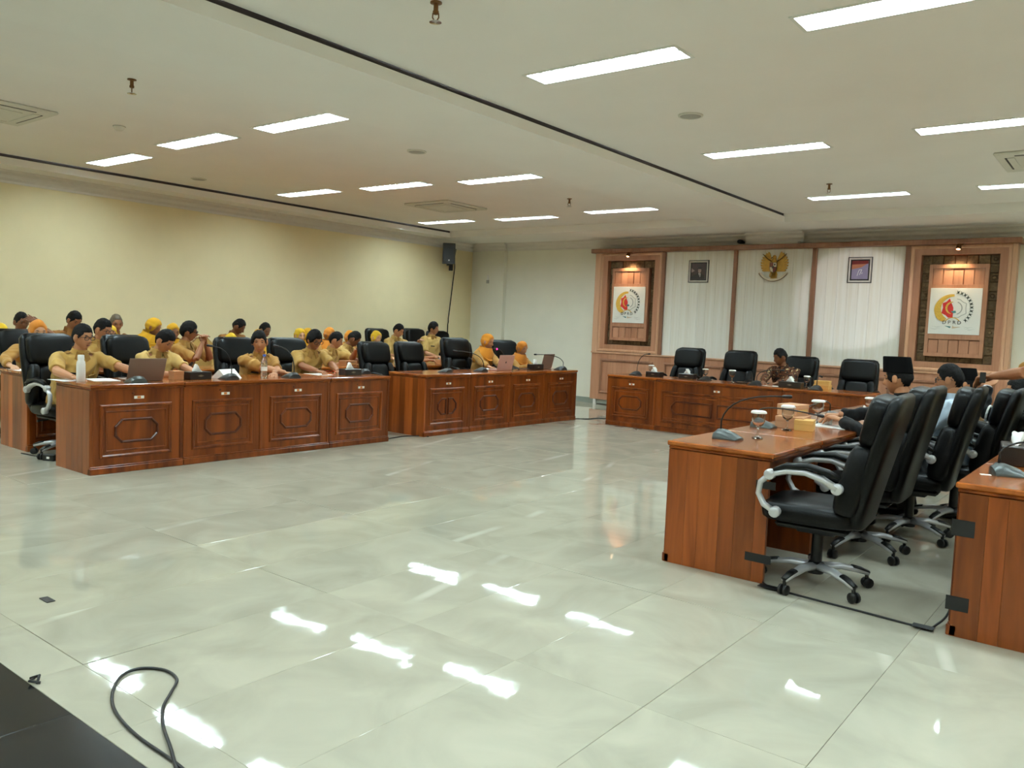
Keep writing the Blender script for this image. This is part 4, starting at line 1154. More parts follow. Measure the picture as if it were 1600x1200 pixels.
# second row
box_(-8.80, 3.52, z, R(4), .11, .11, .085, 'brown carton on the second row desk beside the black chair', m='kraft', pr=False)
sheet(-8.95, 3.44, z, R(90), lab='white sheet under the hand of the person in orange')
pet_bottle(-8.95, 4.46, z, 'clear water bottle on the second row beside the leaning person', s=1.15)
sheet(-8.9, 4.75, z, R(85), lab='papers on the second row behind the brown laptop', n=5)
box_(-8.80, 7.55, z, R(4), .15, .2, .07, 'brown carton with open lid before the person touching the chin', m='kraft')
t = thing('food_jar', 'teal lidded clear jar between the two empty chairs', 'jar', (-8.78, 8.48, z)); MB().lathe([(0, 0), (.045, 0), (.05, .01), (.05, .15), (.048, .15), (.046, .006), (0, .006)], 18).build('jar', 'clear_plastic', t, smooth=60); MB().lathe([(0, .20), (.05, .20), (.053, .195), (.053, .15), (0, .15)][::-1], 18).build('lid', 'teal', t, smooth=40); MB().lathe([(0, .235), (.03, .235), (.032, .2), (0, .2)][::-1], 14).build('knob', 'black_plastic', t, smooth=40)
laptop(-8.95, 9.86, z, R(88), 'open dark laptop on the second row behind the empty chairs', 'laptop_dark', 22, .34, .23, False)
box_(-8.76, 9.42, z, R(0), .13, .17, .075, 'brown carton on the second row under a hand holding a phone', m='kraft', pr=False)
t = MB().sup((0, 0, .16), (.12, .10, .17), .6, .7, 16, 12).tube([(-.05, 0, .3), (-.03, 0, .37), (.03, 0, .37), (.05, 0, .3)], .008, 6).build('red_bag', 'red_cloth', smooth=180, loc=(-9.05, 10.2, z)); tag(t, 'bright red bag on the second row beside the dark laptop', 'bag')
# head table
z = HB
mic(-6.14, 10.92, z, R(180), (.2, .0, .33), 'microphone at the end of the head table by the plain wall', G_M)
tissue_box(-5.80, 10.90, z, R(180), 'first dark tissue box on the head table', G_T)
goblet(-5.98, 11.12, z, 'covered glass behind the first tissue box of the head table')
tissue_box(-5.32, 11.02, z, R(180), 'second dark tissue box on the head table', G_T)
goblet(-5.10, 11.14, z, 'covered glass beside the second empty head table chair')
mic(-5.02, 10.95, z, R(180), None, 'low microphone base between two covered glasses of the head table', G_M)
goblet(-4.62, 10.98, z, 'tall covered glass beside the person in batik', s=1.1)
t = thing('phone_stand', 'dark phone lying on the head table near the person in batik', 'phone', (-4.47, 10.96, z), R(10)); MB().box(-.08, .08, -.04, .04, 0, .02, c=.005).build('case', 'black_plastic', t); MB().box(-.06, .06, -.03, .03, .02, .022).build('screen', 'kraft', t)
mic(-4.22, 10.82, z, R(180), (.30, .12, .22), 'microphone pointing at the person in batik', G_M)
sheet(-4.02, 10.92, z, R(8), .22, .2, 'white papers under the hands of the person in batik', n=3)
tissue_box(-3.74, 10.86, z, R(180), 'third dark tissue box on the head table with a peaked tissue', G_T, .08, .3)
goblet(-3.62, 11.12, z, 'covered glass behind the third tissue box of the head table')
mic(-3.40, 10.80, z, R(180), (.02, .1, .18), 'last microphone of the head table', G_M)
box_(-3.42, 11.16, z, R(0), .2, .14, .055, 'lower carton behind the last head table microphone', 'cartons on the head table', 'carton_print', False)
box_(-3.42, 11.16, z + .058, R(3), .19, .13, .05, 'upper carton behind the last head table microphone', 'cartons on the head table', 'carton_print', False)
# facing row desk with cartons
mic(-2.10, 4.98, z, R(-90), (.33, .05, .30), 'grey gooseneck microphone on the near corner of the desk with taped cable', G_M, 'mic_grey')
goblet(-1.985, 5.19, z, 'nearest covered goblet, standing alone beside the grey microphone', s=1.12)
mic(-2.20, 5.86, z, R(-90), (.5, -.35, .16), 'second grey microphone beside the stacked cartons', G_M, 'mic_grey')
box_(-2.06, 6.08, z, R(6), .20, .25, .085, 'bottom carton of the stack on the facing desk', 'cartons on the facing desk', 'carton')
box_(-2.08, 6.12, z + .089, R(-8), .15, .2, .08, 'top carton of the stack on the facing desk', 'cartons on the facing desk', 'carton')
box_(-1.94, 5.98, z, R(12), .13, .16, .075, 'yellow printed carton leaning by the stack on the facing desk', 'cartons on the facing desk', 'carton_print')
goblet(-2.02, 5.84, z, 'covered goblet in front of the stacked cartons', s=1.12)
goblet(-2.03, 6.55, z, 'covered goblet behind the stacked cartons', s=1.15)
t = thing('saucer', 'black tray under the goblet behind the cartons', 'saucer', (-2.12, 6.42, z)); MB().lathe([(0, 0), (.05, 0), (.075, .012), (.073, .014), (.048, .004), (0, .004)], 20).build('dish', 'black_plastic', t, smooth=60); MB().sup((.01, 0, .02), (.03, .02, .014), .9, .9, 10, 8).build('napkin', 'tissue', t, smooth=180)
sheet(-1.88, 6.40, z, R(78), .22, .3, 'papers beneath the white cup of the person in the black cap', n=5)
t = thing('white_cup', 'white cup held by the person in the black cap', 'cup', (-1.93, 6.50, z + .008)); MB().lathe([(0, 0), (.026, 0), (.03, .006), (.039, .075), (.036, .075), (.027, .008), (0, .008)], 20).build('cup', 'porcelain', t, smooth=60); MB().tube([(-.036, 0, .06), (-.058, 0, .055), (-.058, 0, .03), (-.033, 0, .02)], .005, 6).build('handle', 'porcelain', t, smooth=180)
mic(-2.05, 7.1, z, R(-90), (-.05, -.55, .13), 'third grey microphone lying low beyond the cartons', G_M, 'mic_grey')
t = MB().prism([(-.05, 0), (.05, 0), (0, .12)], -.10, .10).build('name_card', 'paper', loc=(-1.86, 7.25, z), rz=R(20)); tag(t, 'white standing card in front of the person in the black cap', 'name card')
goblet(-1.95, 7.75, z, 'covered glass between the person in the black cap and the person in blue')
# desk at the frame edge
mic(-.53, 4.92, z, R(-70), (.35, .12, .2), 'grey microphone on the desk cut by the frame edge', G_M, 'mic_grey')
tissue_box(-.56, 5.46, z, R(98), 'dark tissue box with emblem on the desk cut by the frame edge', G_T, .11, .3, .16)
sheet(-.625, 4.84, z, R(20), .05, .035, 'tiny white label on the desk cut by the frame edge')

# cables, tape and odds and ends on the floor
zz = .006
cord([(-2.05, 1.30, zz), (-2.29, 1.335, zz), (-2.58, 1.34, zz), (-2.80, 1.375, zz), (-2.95, 1.44, zz), (-3.06, 1.53, zz), (-3.07, 1.61, zz), (-2.99, 1.665, zz), (-2.88, 1.655, zz), (-2.79, 1.58, zz), (-2.70, 1.50, zz), (-2.57, 1.43, zz), (-2.42, 1.37, zz + .008), (-2.28, 1.315, zz), (-2.05, 1.22, zz)], .006, 'black cord looped on the floor nearest the viewer')
cord([(-1.70, 4.62, .01), (-1.60, 4.53, zz), (-1.40, 4.50, zz), (-1.1, 4.48, zz), (-.80, 4.46, zz), (-.74, 4.52, .02), (-.70, 4.60, .09), (-.688, 4.60, .3), (-.688, 4.58, .5), (-.688, 4.5, .72)], .006, 'black cable crossing the floor between the two plank end desks')
cord([(-7.15, 6.72, zz), (-7.2, 6.95, zz), (-7.22, 7.15, zz), (-7.12, 7.32, zz), (-7.02, 7.36, zz)], .006, 'thin cable on the floor between the two blocks of side desks')
cord([(-7.12, 10.72, zz), (-6.95, 10.95, zz), (-6.9, 11.2, zz), (-6.62, 11.3, zz), (-6.5, 11.45, zz), (-6.42, 11.2, .03)], .008, 'thin cable on the floor between side desks and head table')
cord([(-8.5, 3.25, zz), (-8.2, 3.30, zz), (-8.0, 3.35, zz), (-7.8, 3.32, zz)], .006, 'thin cable on the floor behind the nearest desk')
t = thing('power_adapter', 'black power adapter on the floor behind the nearest desk', 'adapter', (-7.98, 3.30, 0), R(30)); MB().box(-.06, .06, -.035, .035, 0, .06, c=.006).build('case', 'black_plastic', t); MB().box(-.015, .015, -.037, .0, .02, .04, c=.002).build('light', 'white_plastic', t)
def tape(x0, x1, y0, y1, z0, z1, lab):
    m_ = MB(); m_.box(x0, x1, y0, y1, z0, z1)
    return tag(m_.build('tape_strip', 'tape'), lab, 'tape', 'black tape strips')
tape(-1.74, -1.625, 4.5725, 4.575, .555, .60, 'upper black tape strip on the plank end of the near desk')
tape(-1.78, -1.625, 4.5725, 4.575, .12, .17, 'lower black tape strip on the plank end of the near desk')
tape(-.70, -.60, 4.4475, 4.45, .50, .58, 'upper black tape strip on the desk cut by the frame edge')
tape(-.70, -.60, 4.4475, 4.45, .13, .20, 'lower black tape strip on the desk cut by the frame edge')
tape(-1.66, -1.55, 4.48, 4.54, .0125, .0145, 'black tape holding the floor cable beside the near desk')
tape(-.84, -.74, 4.42, 4.48, .0125, .0145, 'black tape holding the floor cable beside the farther plank end')
tag(MB().box(-4.19, -4.10, 1.68, 1.72, .001, .004, c=.001).build('floor_plate', 'grey_plastic'), 'small dark plate on the floor by the granite border', 'plate')
t = thing('wire_scrap', 'small frayed scrap lying on the edge of the granite border', 'scrap', (-3.25, 1.285, 0)); MB().tube([(-.03, 0, .006), (0, .02, .02), (.03, 0, .006)], .006, 6).build('loop', 'black_plastic', t); MB().tube([(-.02, .01, .006), (.01, -.02, .014), (.035, .01, .006)], .005, 6).build('strand', 'black_plastic', t)
tag(t, None, None)
MB().tube([(-8.35, 13.32, .0), (-8.35, 13.32, .1)], .03, 10).build('foot', 'white_plastic', fw)

# ------------------------------------------------------------------ people
def sstep(a, b, x):
    t_ = np.clip((x - a) / (b - a), 0, 1)
    return t_ * t_ * (3 - 2 * t_)
def head_grid(nu=40, nv=34):
    th = np.linspace(-np.pi / 2, np.pi / 2, nv)[1:-1]; ph = np.arange(nu) * 2 * np.pi / nu
    T, P = np.meshgrid(th, ph, indexing='ij')
    d = np.stack([np.cos(T) * np.sin(P), np.cos(T) * np.cos(P), np.sin(T)], -1).reshape(-1, 3)
    d = np.vstack([d, [[0, 0, -1], [0, 0, 1]]])
    nr = len(th); fs = []
    for j in range(nr - 1):
        for i in range(nu):
            k = (i + 1) % nu
            fs.append((j * nu + k, j * nu + i, (j + 1) * nu + i, (j + 1) * nu + k))
    a = nr * nu
    for i in range(nu):
        k = (i + 1) % nu
        fs.append((a, i, k)); fs.append((a + 1, (nr - 1) * nu + k, (nr - 1) * nu + i))
    return d, fs
def head_shape(d, face=True):
    x, y, z = (d * np.array([.074, .096, .118])).T
    zn = z / .118
    t_ = np.clip((-zn - .08) / .92, 0, 1)
    x = x * (1 - .30 * t_ ** 1.2)
    y = np.where(y < 0, y * (1 - .38 * t_), y * (1 - .06 * t_))
    y = y + .008 * t_
    y = np.where(y > .055, .055 + (y - .055) * .82, y)
    fr = sstep(0.0, .05, y)
    if face:
        g = lambda x0, z0, sx, sz: np.exp(-((x - x0) / sx) ** 2 - ((z - z0) / sz) ** 2) * fr
        y = y + .021 * g(0, -.033, .013, .014) + .013 * g(0, -.012, .009, .024)
        y = y - .009 * (g(.031, .004, .017, .012) + g(-.031, .004, .017, .012)) + .004 * (g(.03, .026, .022, .009) + g(-.03, .026, .022, .009))
        y = y + .007 * g(0, -.068, .022, .010) + .007 * g(0, -.1, .022, .016) - .003 * g(0, -.084, .02, .006)
    return np.stack([x, y, z], -1)
HD, HF = head_grid()
HEAD = head_shape(HD)
HSM = head_shape(HD, False)
HN = HD / np.array([.074, .096, .118]); HN = HN / np.linalg.norm(HN, axis=1)[:, None]
def to_rows(a): return [tuple(p) for p in a]
def mesh_of(v, f, m):
    mb = MB(); mb.v = to_rows(v); mb.f = f; mb.m = [0] * len(f)
    me = bpy.data.meshes.new('shell'); me.from_pydata(mb.v, [], mb.f); me.materials.append(MATS[m]); me.polygons.foreach_set('use_smooth', [True] * len(f)); me.update()
    return me
def hair_mesh(m='hair_black', front=.056, side=.018, back=-.062, th=.008, seed=0, part=0.0):
    az = np.abs(np.arctan2(HD[:, 0], HD[:, 1]))
    line = np.where(az < 1.0, front + (side - front) * sstep(.55, 1.0, az), np.where(az < 1.75, side - .028 * np.exp(-((az - 1.2) / .12) ** 2), side + (back - side) * sstep(1.75, 2.4, az)))
    line = line + .004 * np.sin(az * 17 + seed * 2 + 3 * np.sign(HD[:, 0])) + .003 * np.sin(az * 41 + seed)
    k = sstep(line - .010, line + .006, HSM[:, 2])
    nz = .0035 * np.sin(HD[:, 0] * 43 + seed) * np.sin(HD[:, 1] * 37 + 2 * seed) + .002 * np.sin(HD[:, 2] * 60 + HD[:, 0] * 30)
    off = -.006 + k * (th + .006 + nz + .004 * sstep(.05, .11, HSM[:, 2]) + part * HD[:, 0] * .01)
    return mesh_of(HSM + HN * off[:, None], HF, m)
def hijab_head(m, seed=0):
    x, y, z = HSM.T
    q = np.sqrt((x / .061) ** 2 + ((z + .022) / .088) ** 2)
    k = np.where(y > 0, sstep(.92, 1.12, q), 1.0)
    off = -.008 + k * (.018 + .003 * np.sin(8 * np.arctan2(z, x) + seed) + .010 * sstep(0, -.06, y))
    return HSM + HN * off[:, None]
HAIR = {}
def get_hair(kind):
    if kind not in HAIR:
        HAIR[kind] = {'short': lambda: hair_mesh(), 'full': lambda: hair_mesh(th=.013, front=.05, side=.004, seed=2, part=1), 'thin': lambda: hair_mesh(th=.005, front=.068, side=.02, seed=1),
                      'buzz': lambda: hair_mesh(th=.004, front=.062, seed=4), 'grey': lambda: hair_mesh('hair_grey', th=.004, front=.07, seed=3), 'under_cap': lambda: hair_mesh(th=.007, front=.06, side=.0, seed=5)}[kind]()
        HAIR[kind].name = 'hair'
    return HAIR[kind]
def remesh(mb, vox, sm=6):
    me = bpy.data.meshes.new('tmp'); me.from_pydata(mb.v, [], mb.f); me.update()
    o = bpy.data.objects.new('tmp', me); COL.objects.link(o)
    r_ = o.modifiers.new('r', 'REMESH'); r_.mode = 'VOXEL'; r_.voxel_size = vox; r_.adaptivity = 0
    s_ = o.modifiers.new('s', 'SMOOTH'); s_.factor = .5; s_.iterations = sm
    out = evalmesh(o)
    bpy.data.objects.remove(o); bpy.data.meshes.remove(me)
    n = len(out.vertices); co = np.empty(n * 3); out.vertices.foreach_get('co', co)
    no = np.empty(n * 3); out.vertex_normals.foreach_get('vector', no)
    fs = [tuple(p.vertices) for p in out.polygons]
    bpy.data.meshes.remove(out)
    return co.reshape(-1, 3), no.reshape(-1, 3), fs
def ik(S, T, l1, l2, pole):
    d = T - S; L = min(d.length, (l1 + l2) * .995); u = d.normalized(); T = S + u * L
    a = (l1 * l1 - l2 * l2 + L * L) / (2 * L); h = math.sqrt(max(0, l1 * l1 - a * a))
    p = pole - u * pole.dot(u); p.normalize()
    return S + u * a + p * h, T
def hand_mesh(mb, W, fw_, nrm, side, curl=.5):
    """W wrist, fw_ finger direction, nrm back-of-hand normal, side +1 when the thumb lies towards +cross"""
    f = fw_.normalized(); n = (nrm - f * nrm.dot(f)).normalized(); s_ = f.cross(n) * side
    def P(a, b, c): return W + f * a + s_ * b + n * c
    mb.tube([P(-.02, 0, 0), P(.01, 0, 0), P(.045, .0, .0), P(.085, 0, 0), P(.098, 0, -.002)], [.024, .03, .039, .041, .034], 10, flat=.42, up=tuple(n))
    for k, (b, l) in enumerate(((.031, .066), (.011, .076), (-.010, .071), (-.030, .056))):
        c = curl * (1 + .15 * k)
        mb.tube([P(.075, b, .0), P(.095, b * 1.05, .001), P(.095 + l * .48, b * 1.12, -.004 - .03 * c), P(.095 + l * (1 - .25 * c), b * 1.12, -.014 - .07 * c * .6)], [.0095, .0092, .0085, .0068], 7)
    mb.tube([P(.02, .028, -.004), P(.045, .048, -.012), P(.075, .054, -.02), P(.095, .046, -.026)], [.015, .0125, .0105, .008], 7)
def ellipse_ring(c, ax, ay, hx, hy, n=20, e=.85):
    sp = lambda x, p: math.copysign(abs(x) ** p, x)
    return [tuple(c + ax * (hx * sp(math.cos(2 * math.pi * k / n), e)) + ay * (hy * sp(math.sin(2 * math.pi * k / n), e))) for k in range(n)]
NP = [0]
def short_label(s):
    w_ = s.split()[:16]
    while w_[-1] in ('the', 'a', 'an', 'of', 'and', 'in', 'on', 'at', 'by', 'to', 'over', 'with', 'behind', 'beside', 'under', 'from', 'his', 'her'): w_.pop()
    return ' '.join(w_)
def person(label, head, face, lean=12, hy=0, hp=8, hr=0, top='khaki', sleeve='short', hair='short', skin=0, hands=None, hijab=None, cap=False, glasses=False, sit=True, size=1.0, vox=.011, seat=True, bulk=1.0, badge=True, trousers='khaki_trousers', vest=None, side_lean=0, group='people seated along the side wall', pole=None, curl=.5, chair_lab=None, palm=None, chair_face=None, turn=0, chair_scale=1.0, marks=False):
    """head: top-of-head point in the room; face: heading of the torso in degrees; hands: two room points (person's own left, right) or None"""
    NP[0] += 1
    rz = R(face - 90)
    a = R(lean); b = R(side_lean)
    up = Vector((math.sin(b), math.sin(a) * math.cos(b), math.cos(a) * math.cos(b))).normalized()
    fr = Vector((0, math.cos(a), -math.sin(a))); rt_ = Vector((1, 0, 0)); rt_ = (rt_ - up * rt_.dot(up)).normalized(); fr = up.cross(rt_) 
    S = size
    Lsp = .50 * S
    N = up * Lsp                                 # base of the neck
    Rh = Matrix.Rotation(R(hy), 3, 'Z') @ Matrix.Rotation(R(-hp), 3, 'X') @ Matrix.Rotation(R(hr), 3, 'Y')
    piv = N + (up * .6 + Vector((0, .25, .75))).normalized() * .045
    Hc = piv + Rh @ Vector((0, .022, .108)) * S
    top_h = Hc + Rh @ Vector((0, 0, .125)) * S
    if not sit: hip = Vector((0, 0, 0))
    # translate so the head top lands on the given point
    Mz = Matrix.Rotation(rz, 3, 'Z')
    cap_h = .05 if cap else (.02 if hijab else .006)
    off = Vector(head) - Mz @ (top_h + Vector((0, 0, cap_h)))
    root = thing('person', label, 'person', (off.x, off.y, 0), rz, group)
    hz = off.z
    U = Vector((0, 0, hz))
    N = N + U; Hc = Hc + U; piv = piv + U
    inv = Mz.inverted()
    def loc(p): q = inv @ (Vector(p) - Vector((off.x, off.y, 0))); return q
    sh = []; el = []; wr = []
    hw = .172 * S * bulk
    defaults = [Vector((-.13, .40, .80)), Vector((.13, .40, .80))] if sit else [Vector((-.22, .05, .78)), Vector((.22, .05, .78))]
    for i, sgn in enumerate((-1, 1)):
        s0 = N + rt_ * (sgn * hw) - up * (.065 * S)
        tgt = defaults[i] if hands is None or hands[i] is None else loc(hands[i])
        pl = Vector((sgn * .55, -.35, -.75)) if not pole else Vector((sgn * pole[0], pole[1], pole[2]))
        e0, w0 = ik(s0, tgt, .275 * S, .245 * S, pl)
        sh.append(s0); el.append(e0); wr.append(w0)
    sk = SKIN[skin]
    # --- skin: neck, arms and hands grown together, head joined
    m = MB()
    m.tube([N - up * .06, N, N * .45 + Hc * .55, Hc - Rh @ Vector((0, .012, .045))], [.062 * S, .056 * S, .052 * S, .05 * S], 14)
    m.tube([sh[0], N - up * .06 * S, sh[1]], [.05, .055, .05], 10)
    for i, sgn in enumerate((-1, 1)):
        m.tube([sh[i], sh[i] * .5 + el[i] * .5, el[i]], [.05 * S, .046 * S, .04 * S], 10)
        m.tube([el[i] * .98 + sh[i] * .02, el[i] * .7 + wr[i] * .3, wr[i] * .8 + el[i] * .2, wr[i]], [.041 * S, .042 * S, .03 * S, .026 * S], 10)
        fd = (wr[i] - el[i]).normalized()
        nr = Vector((0, 0, 1)) if not palm else Vector((palm[0] * sgn, palm[1], palm[2]))
        if abs(fd.z) > .85 and not palm: nr = Vector((0, 1, 0))
        if sit and not palm: fd = (fd * .6 + Vector((-sgn * .25, .6, -.05))).normalized() if abs(fd.z) < .6 else fd
        hand_mesh(m, wr[i], fd, nr, 1 if sgn < 0 else -1, curl)
    co, no, fs = remesh(m, vox * .66, 3)
    bd = MB(); bd.v = to_rows(co); bd.f = fs; bd.m = [0] * len(fs)
    H4 = Matrix.Translation(Hc) @ Rh.to_4x4() @ Matrix.Scale(S, 4)
    bd.add(to_rows(HEAD), HF, 0, H4)
    for s_ in (-1, 1):
        bd.sup((s_ * .077, -.014, -.006), (.011, .021, .033), .9, .9, 10, 8, 0, H4 @ Matrix.Rotation(s_ * .25, 4, 'Z'))
        bd.sup((s_ * .031, .0745, .003), (.0125, .006, .0042), 1, 1, 10, 6, 1, H4)
        bd.sup((s_ * .032, .0825, .0245), (.019, .005, .0042), 1, 1, 10, 6, 1, H4 @ Matrix.Rotation(s_ * -.08, 4, 'Y'))
    bd.sup((0, .084, -.068), (.021, .008, .0062), 1, 1, 12, 6, 2, H4)
    bd.build('body', [sk, 'eye_dark', 'lips'], root, smooth=180)
    # --- shirt
    m = MB(); rg = []
    B = bulk
    for t_, hx, hyy, fo in ((-.14, .165, .13, .02), (-.05, .178, .138, .015), (.08, .168, .132, .01), (.22, .172, .128, .01), (.34, .18, .122, .008), (.42, .17, .108, .0), (.465, .135, .088, -.005), (.49, .08, .066, -.005)):
        rg.append(ellipse_ring(U + up * (t_ * S) + fr * fo, rt_, fr, hx * S * B, hyy * S * (1 + (B - 1) * 1.5)))
    m.loft(rg)
    for i, sgn in enumerate((-1, 1)):
        m.sup(tuple(sh[i]), (.066 * S, .066 * S, .062 * S), 1, 1, 12, 8)
        if sleeve == 'short':
            e = sh[i] * .12 + el[i] * .88
            m.tube([N * .4 + sh[i] * .6 - up * .01, sh[i], sh[i] * .5 + el[i] * .5, e], [.066 * S, .068 * S, .063 * S, .061 * S], 12)
        else:
            m.tube([N * .4 + sh[i] * .6 - up * .01, sh[i], sh[i] * .5 + el[i] * .5, el[i]], [.066 * S, .068 * S, .06 * S, .054 * S], 12)
            m.tube([sh[i] * .1 + el[i] * .9, el[i], el[i] * .5 + wr[i] * .5, wr[i] * .93 + el[i] * .07], [.054 * S, .055 * S, .05 * S, .042 * S], 12)
    co, no, fs = remesh(m, vox * 1.15, 5)
    s0 = NP[0] * 1.7
    fold = .005 * np.sin(co[:, 2] * 55 + 22 * co[:, 0] + 6 * np.sin(co[:, 1] * 17 + s0) + s0) * np.sin(co[:, 1] * 29 + co[:, 2] * 12 + 2 * s0) + .005 * np.sin(co[:, 0] * 47 + co[:, 2] * 38 - co[:, 1] * 21 + s0)
    sb = MB(); sb.v = to_rows(co + no * fold[:, None]); sb.f = fs; sb.m = [0] * len(fs)
    shirt = sb.build('shirt' if top != 'black_cloth' else 'jacket', top, root, smooth=180)
    # collar, epaulettes, badge, name strip
    if not hijab:
        cr = []
        for z_, q in ((-.02, .078), (.03, .068), (.046, .066), (.03, .060)):
            cr.append(ellipse_ring(N + up * z_ * S, rt_, fr, q * S, q * .92 * S, 18, 1))
        MB().loft(cr, cap=False).build('collar', top, shirt, smooth=60)
        for s_ in (-1, 1):
            c0 = N + fr * (.062 * S) + up * (.022 * S)
            MB().add([tuple(c0 + rt_ * (s_ * .004)), tuple(c0 + rt_ * (s_ * .05) - fr * .015 + up * .01), tuple(c0 + rt_ * (s_ * .075) - up * .055 + fr * .015), tuple(c0 + rt_ * (s_ * .03) - up * .075 + fr * .04), tuple(c0 + rt_ * (s_ * .004) + fr * .008), tuple(c0 + rt_ * (s_ * .05) - fr * .007 + up * .01), tuple(c0 + rt_ * (s_ * .075) - up * .055 + fr * .024), tuple(c0 + rt_ * (s_ * .03) - up * .075 + fr * .049)], [(0, 1, 2, 3), (7, 6, 5, 4), (0, 4, 5, 1), (1, 5, 6, 2), (2, 6, 7, 3), (3, 7, 4, 0)]).build('collar_flap', 'uniform_trim' if top.startswith('khaki') else top, shirt)
    if badge and vox < .013:
        FM = Matrix((tuple(rt_), tuple(fr), tuple(up))).transposed().to_4x4()
        if top.startswith('khaki') or top in ('brown', 'tan_cloth'):
            for s_ in (-1, 1):
                MB().box(-.055, .055, -.022, .022, -.004, .004, c=.002, M=Matrix.Translation(N + rt_ * (s_ * .125 * S * B) - up * (.012 * S)) @ FM @ Matrix.Rotation(s_ * R(24), 4, 'Y')).build('epaulette', 'uniform_trim', shirt)
                M = Matrix.Translation(U + up * (.28 * S) + rt_ * (s_ * .085) + fr * (.118 * S * (1 + (B - 1) * 1.5) + .006)) @ FM @ Matrix.Rotation(s_ * R(-24), 4, 'Z')
                MB().box(-.05, .05, -.004, .004, -.06, .05, c=.002, M=M).box(-.053, .053, -.003, .008, .02, .052, c=.002, M=M).build('pocket', 'uniform_trim' if top == 'khaki' else top, shirt)
                if s_ > 0: MB().box(-.04, .04, .0, .009, .062, .076, c=.001, M=M).build('name_strip', 'black_plastic', shirt)
                else: MB().lathe([(0, .004), (.016, .003), (.018, 0)], 10, M=M @ Matrix.Translation((0, .006, .075)) @ Matrix.Rotation(-math.pi / 2, 4, 'X')).build('badge', 'gold', shirt)
    if vest:
        m = MB(); rg = []
        for t_, hx, hyy in ((-.05, .188, .15), (.08, .178, .143), (.22, .182, .138), (.34, .188, .13), (.41, .16, .112)):
            rg.append(ellipse_ring(U + up * (t_ * S), rt_, fr, hx * S * B, hyy * S))
        m.loft(rg, cap=False).build('vest', vest, root, smooth=60)
    if marks:
        for q in (.35, .5, .62, .8):
            p0 = sh[0] * (1 - q) + el[0] * q; p1 = sh[0] * (1 - q - .05) + el[0] * (q + .05)
            MB().tube([tuple(p0), tuple(p1)], .069 * S, 14).build('sleeve_mark', 'paper', shirt)
        p0 = wr[0] * .97 + el[0] * .03; p1 = wr[0] * .88 + el[0] * .12
        MB().tube([tuple(p0), tuple(p1)], .036 * S, 14).build('watch', 'silver', root)
    # --- hair, cap, scarf
    if hijab:
        hb = MB(); hb.add(to_rows(hijab_head(hijab, NP[0])), HF, 0, H4)
        rg = []
        hd = Rh @ Vector((0, 0, 1)); hf = Rh @ Vector((0, 1, 0)); hrr = Rh @ Vector((1, 0, 0))
        spec = [(Hc - hd * .03 * S, hrr, hf, .088, .10, -.012), (Hc - hd * .085 * S, hrr, hf, .094, .10, -.012), (N * .75 + Hc * .25 + fr * .01, rt_, fr, .112, .105, 0), (N + fr * .01, rt_, fr, .15, .122, 0), (N - up * .05 + fr * .005, rt_, fr, .188, .134, 0), (N - up * .10 + fr * .008, rt_, fr, .198, .142, 0), (N - up * .15 + fr * .012, rt_, fr, .192, .144, 0), (N - up * .185 + fr * .014, rt_, fr, .18, .14, 0), (N - up * .18 + fr * .014, rt_, fr, .15, .12, 0)]
        for j, (c, ax, ay, hx, hyy, sh_) in enumerate(spec):
            n_ = 30; rr = []
            for k in range(n_):
                q = 2 * math.pi * k / n_
                w_ = 1 + (.035 * math.sin(7 * q + NP[0]) + .025 * math.sin(13 * q + 2 * NP[0])) * min(1, j / 3)
                rr.append(tuple(c + ay * sh_ + ax * (hx * S * w_ * math.cos(q)) + ay * (hyy * S * w_ * math.sin(q))))
            rg.append(rr)
        # front folds of the scarf under the chin, the opening stays clear of the face
        hb.loft(rg[1:], cap=False)
        for k in range(3):
            z_ = -.02 - .045 * k
            hb.tube([tuple(N + rt_ * (x * (.075 + .025 * k) * S) + up * (z_ + .05 * abs(x) ** 2) * S + fr * ((.105 + .025 * k) * math.sqrt(max(.0, 1 - .55 * x * x)) * S)) for x in (-1, -.6, -.2, .2, .6, 1)], [.006, .013, .015, .015, .013, .006], 8)
        hb.build('headscarf', hijab, root, smooth=180)
    else:
        h_ = link('hair', get_hair('under_cap' if cap else hair), root)
        h_.matrix_local = H4
    if cap:
        rg = []
        for z_, q in ((.043, .96), (.045, 1.0), (.10, .97), (.155, .93), (.162, .89), (.156, .84), (.148, .5)):
            rg.append([(.081 * q * math.cos(k * 2 * math.pi / 24), -.004 + .104 * q * math.sin(k * 2 * math.pi / 24), z_ + (.012 * math.sin(k * 2 * math.pi / 24))) for k in range(24)])
        MB().loft(rg, M=H4).build('cap', 'velvet', root, smooth=50)
    if glasses:
        gl = MB()
        for s_ in (-1, 1):
            gl.tube([tuple(H4 @ Vector((s_ * .033 + .025 * math.copysign(abs(math.cos(q)) ** .6, math.cos(q)), .096 - .0, .002 + .018 * math.copysign(abs(math.sin(q)) ** .6, math.sin(q))))) for q in [2 * math.pi * k / 14 for k in range(15)]], .0026, 6)
            gl.tube([tuple(H4 @ Vector(p)) for p in ((s_ * .058, .095, .008), (s_ * .076, .06, .008), (s_ * .08, -.01, .008), (s_ * .078, -.03, -.006))], .0024, 6)
        gl.tube([tuple(H4 @ Vector(p)) for p in ((-.01, .098, .006), (0, .101, .009), (.01, .098, .006))], .0024, 6)
        gl.build('glasses', 'black_plastic', root, smooth=180)
    # --- legs
    lg = MB(); shoe = []
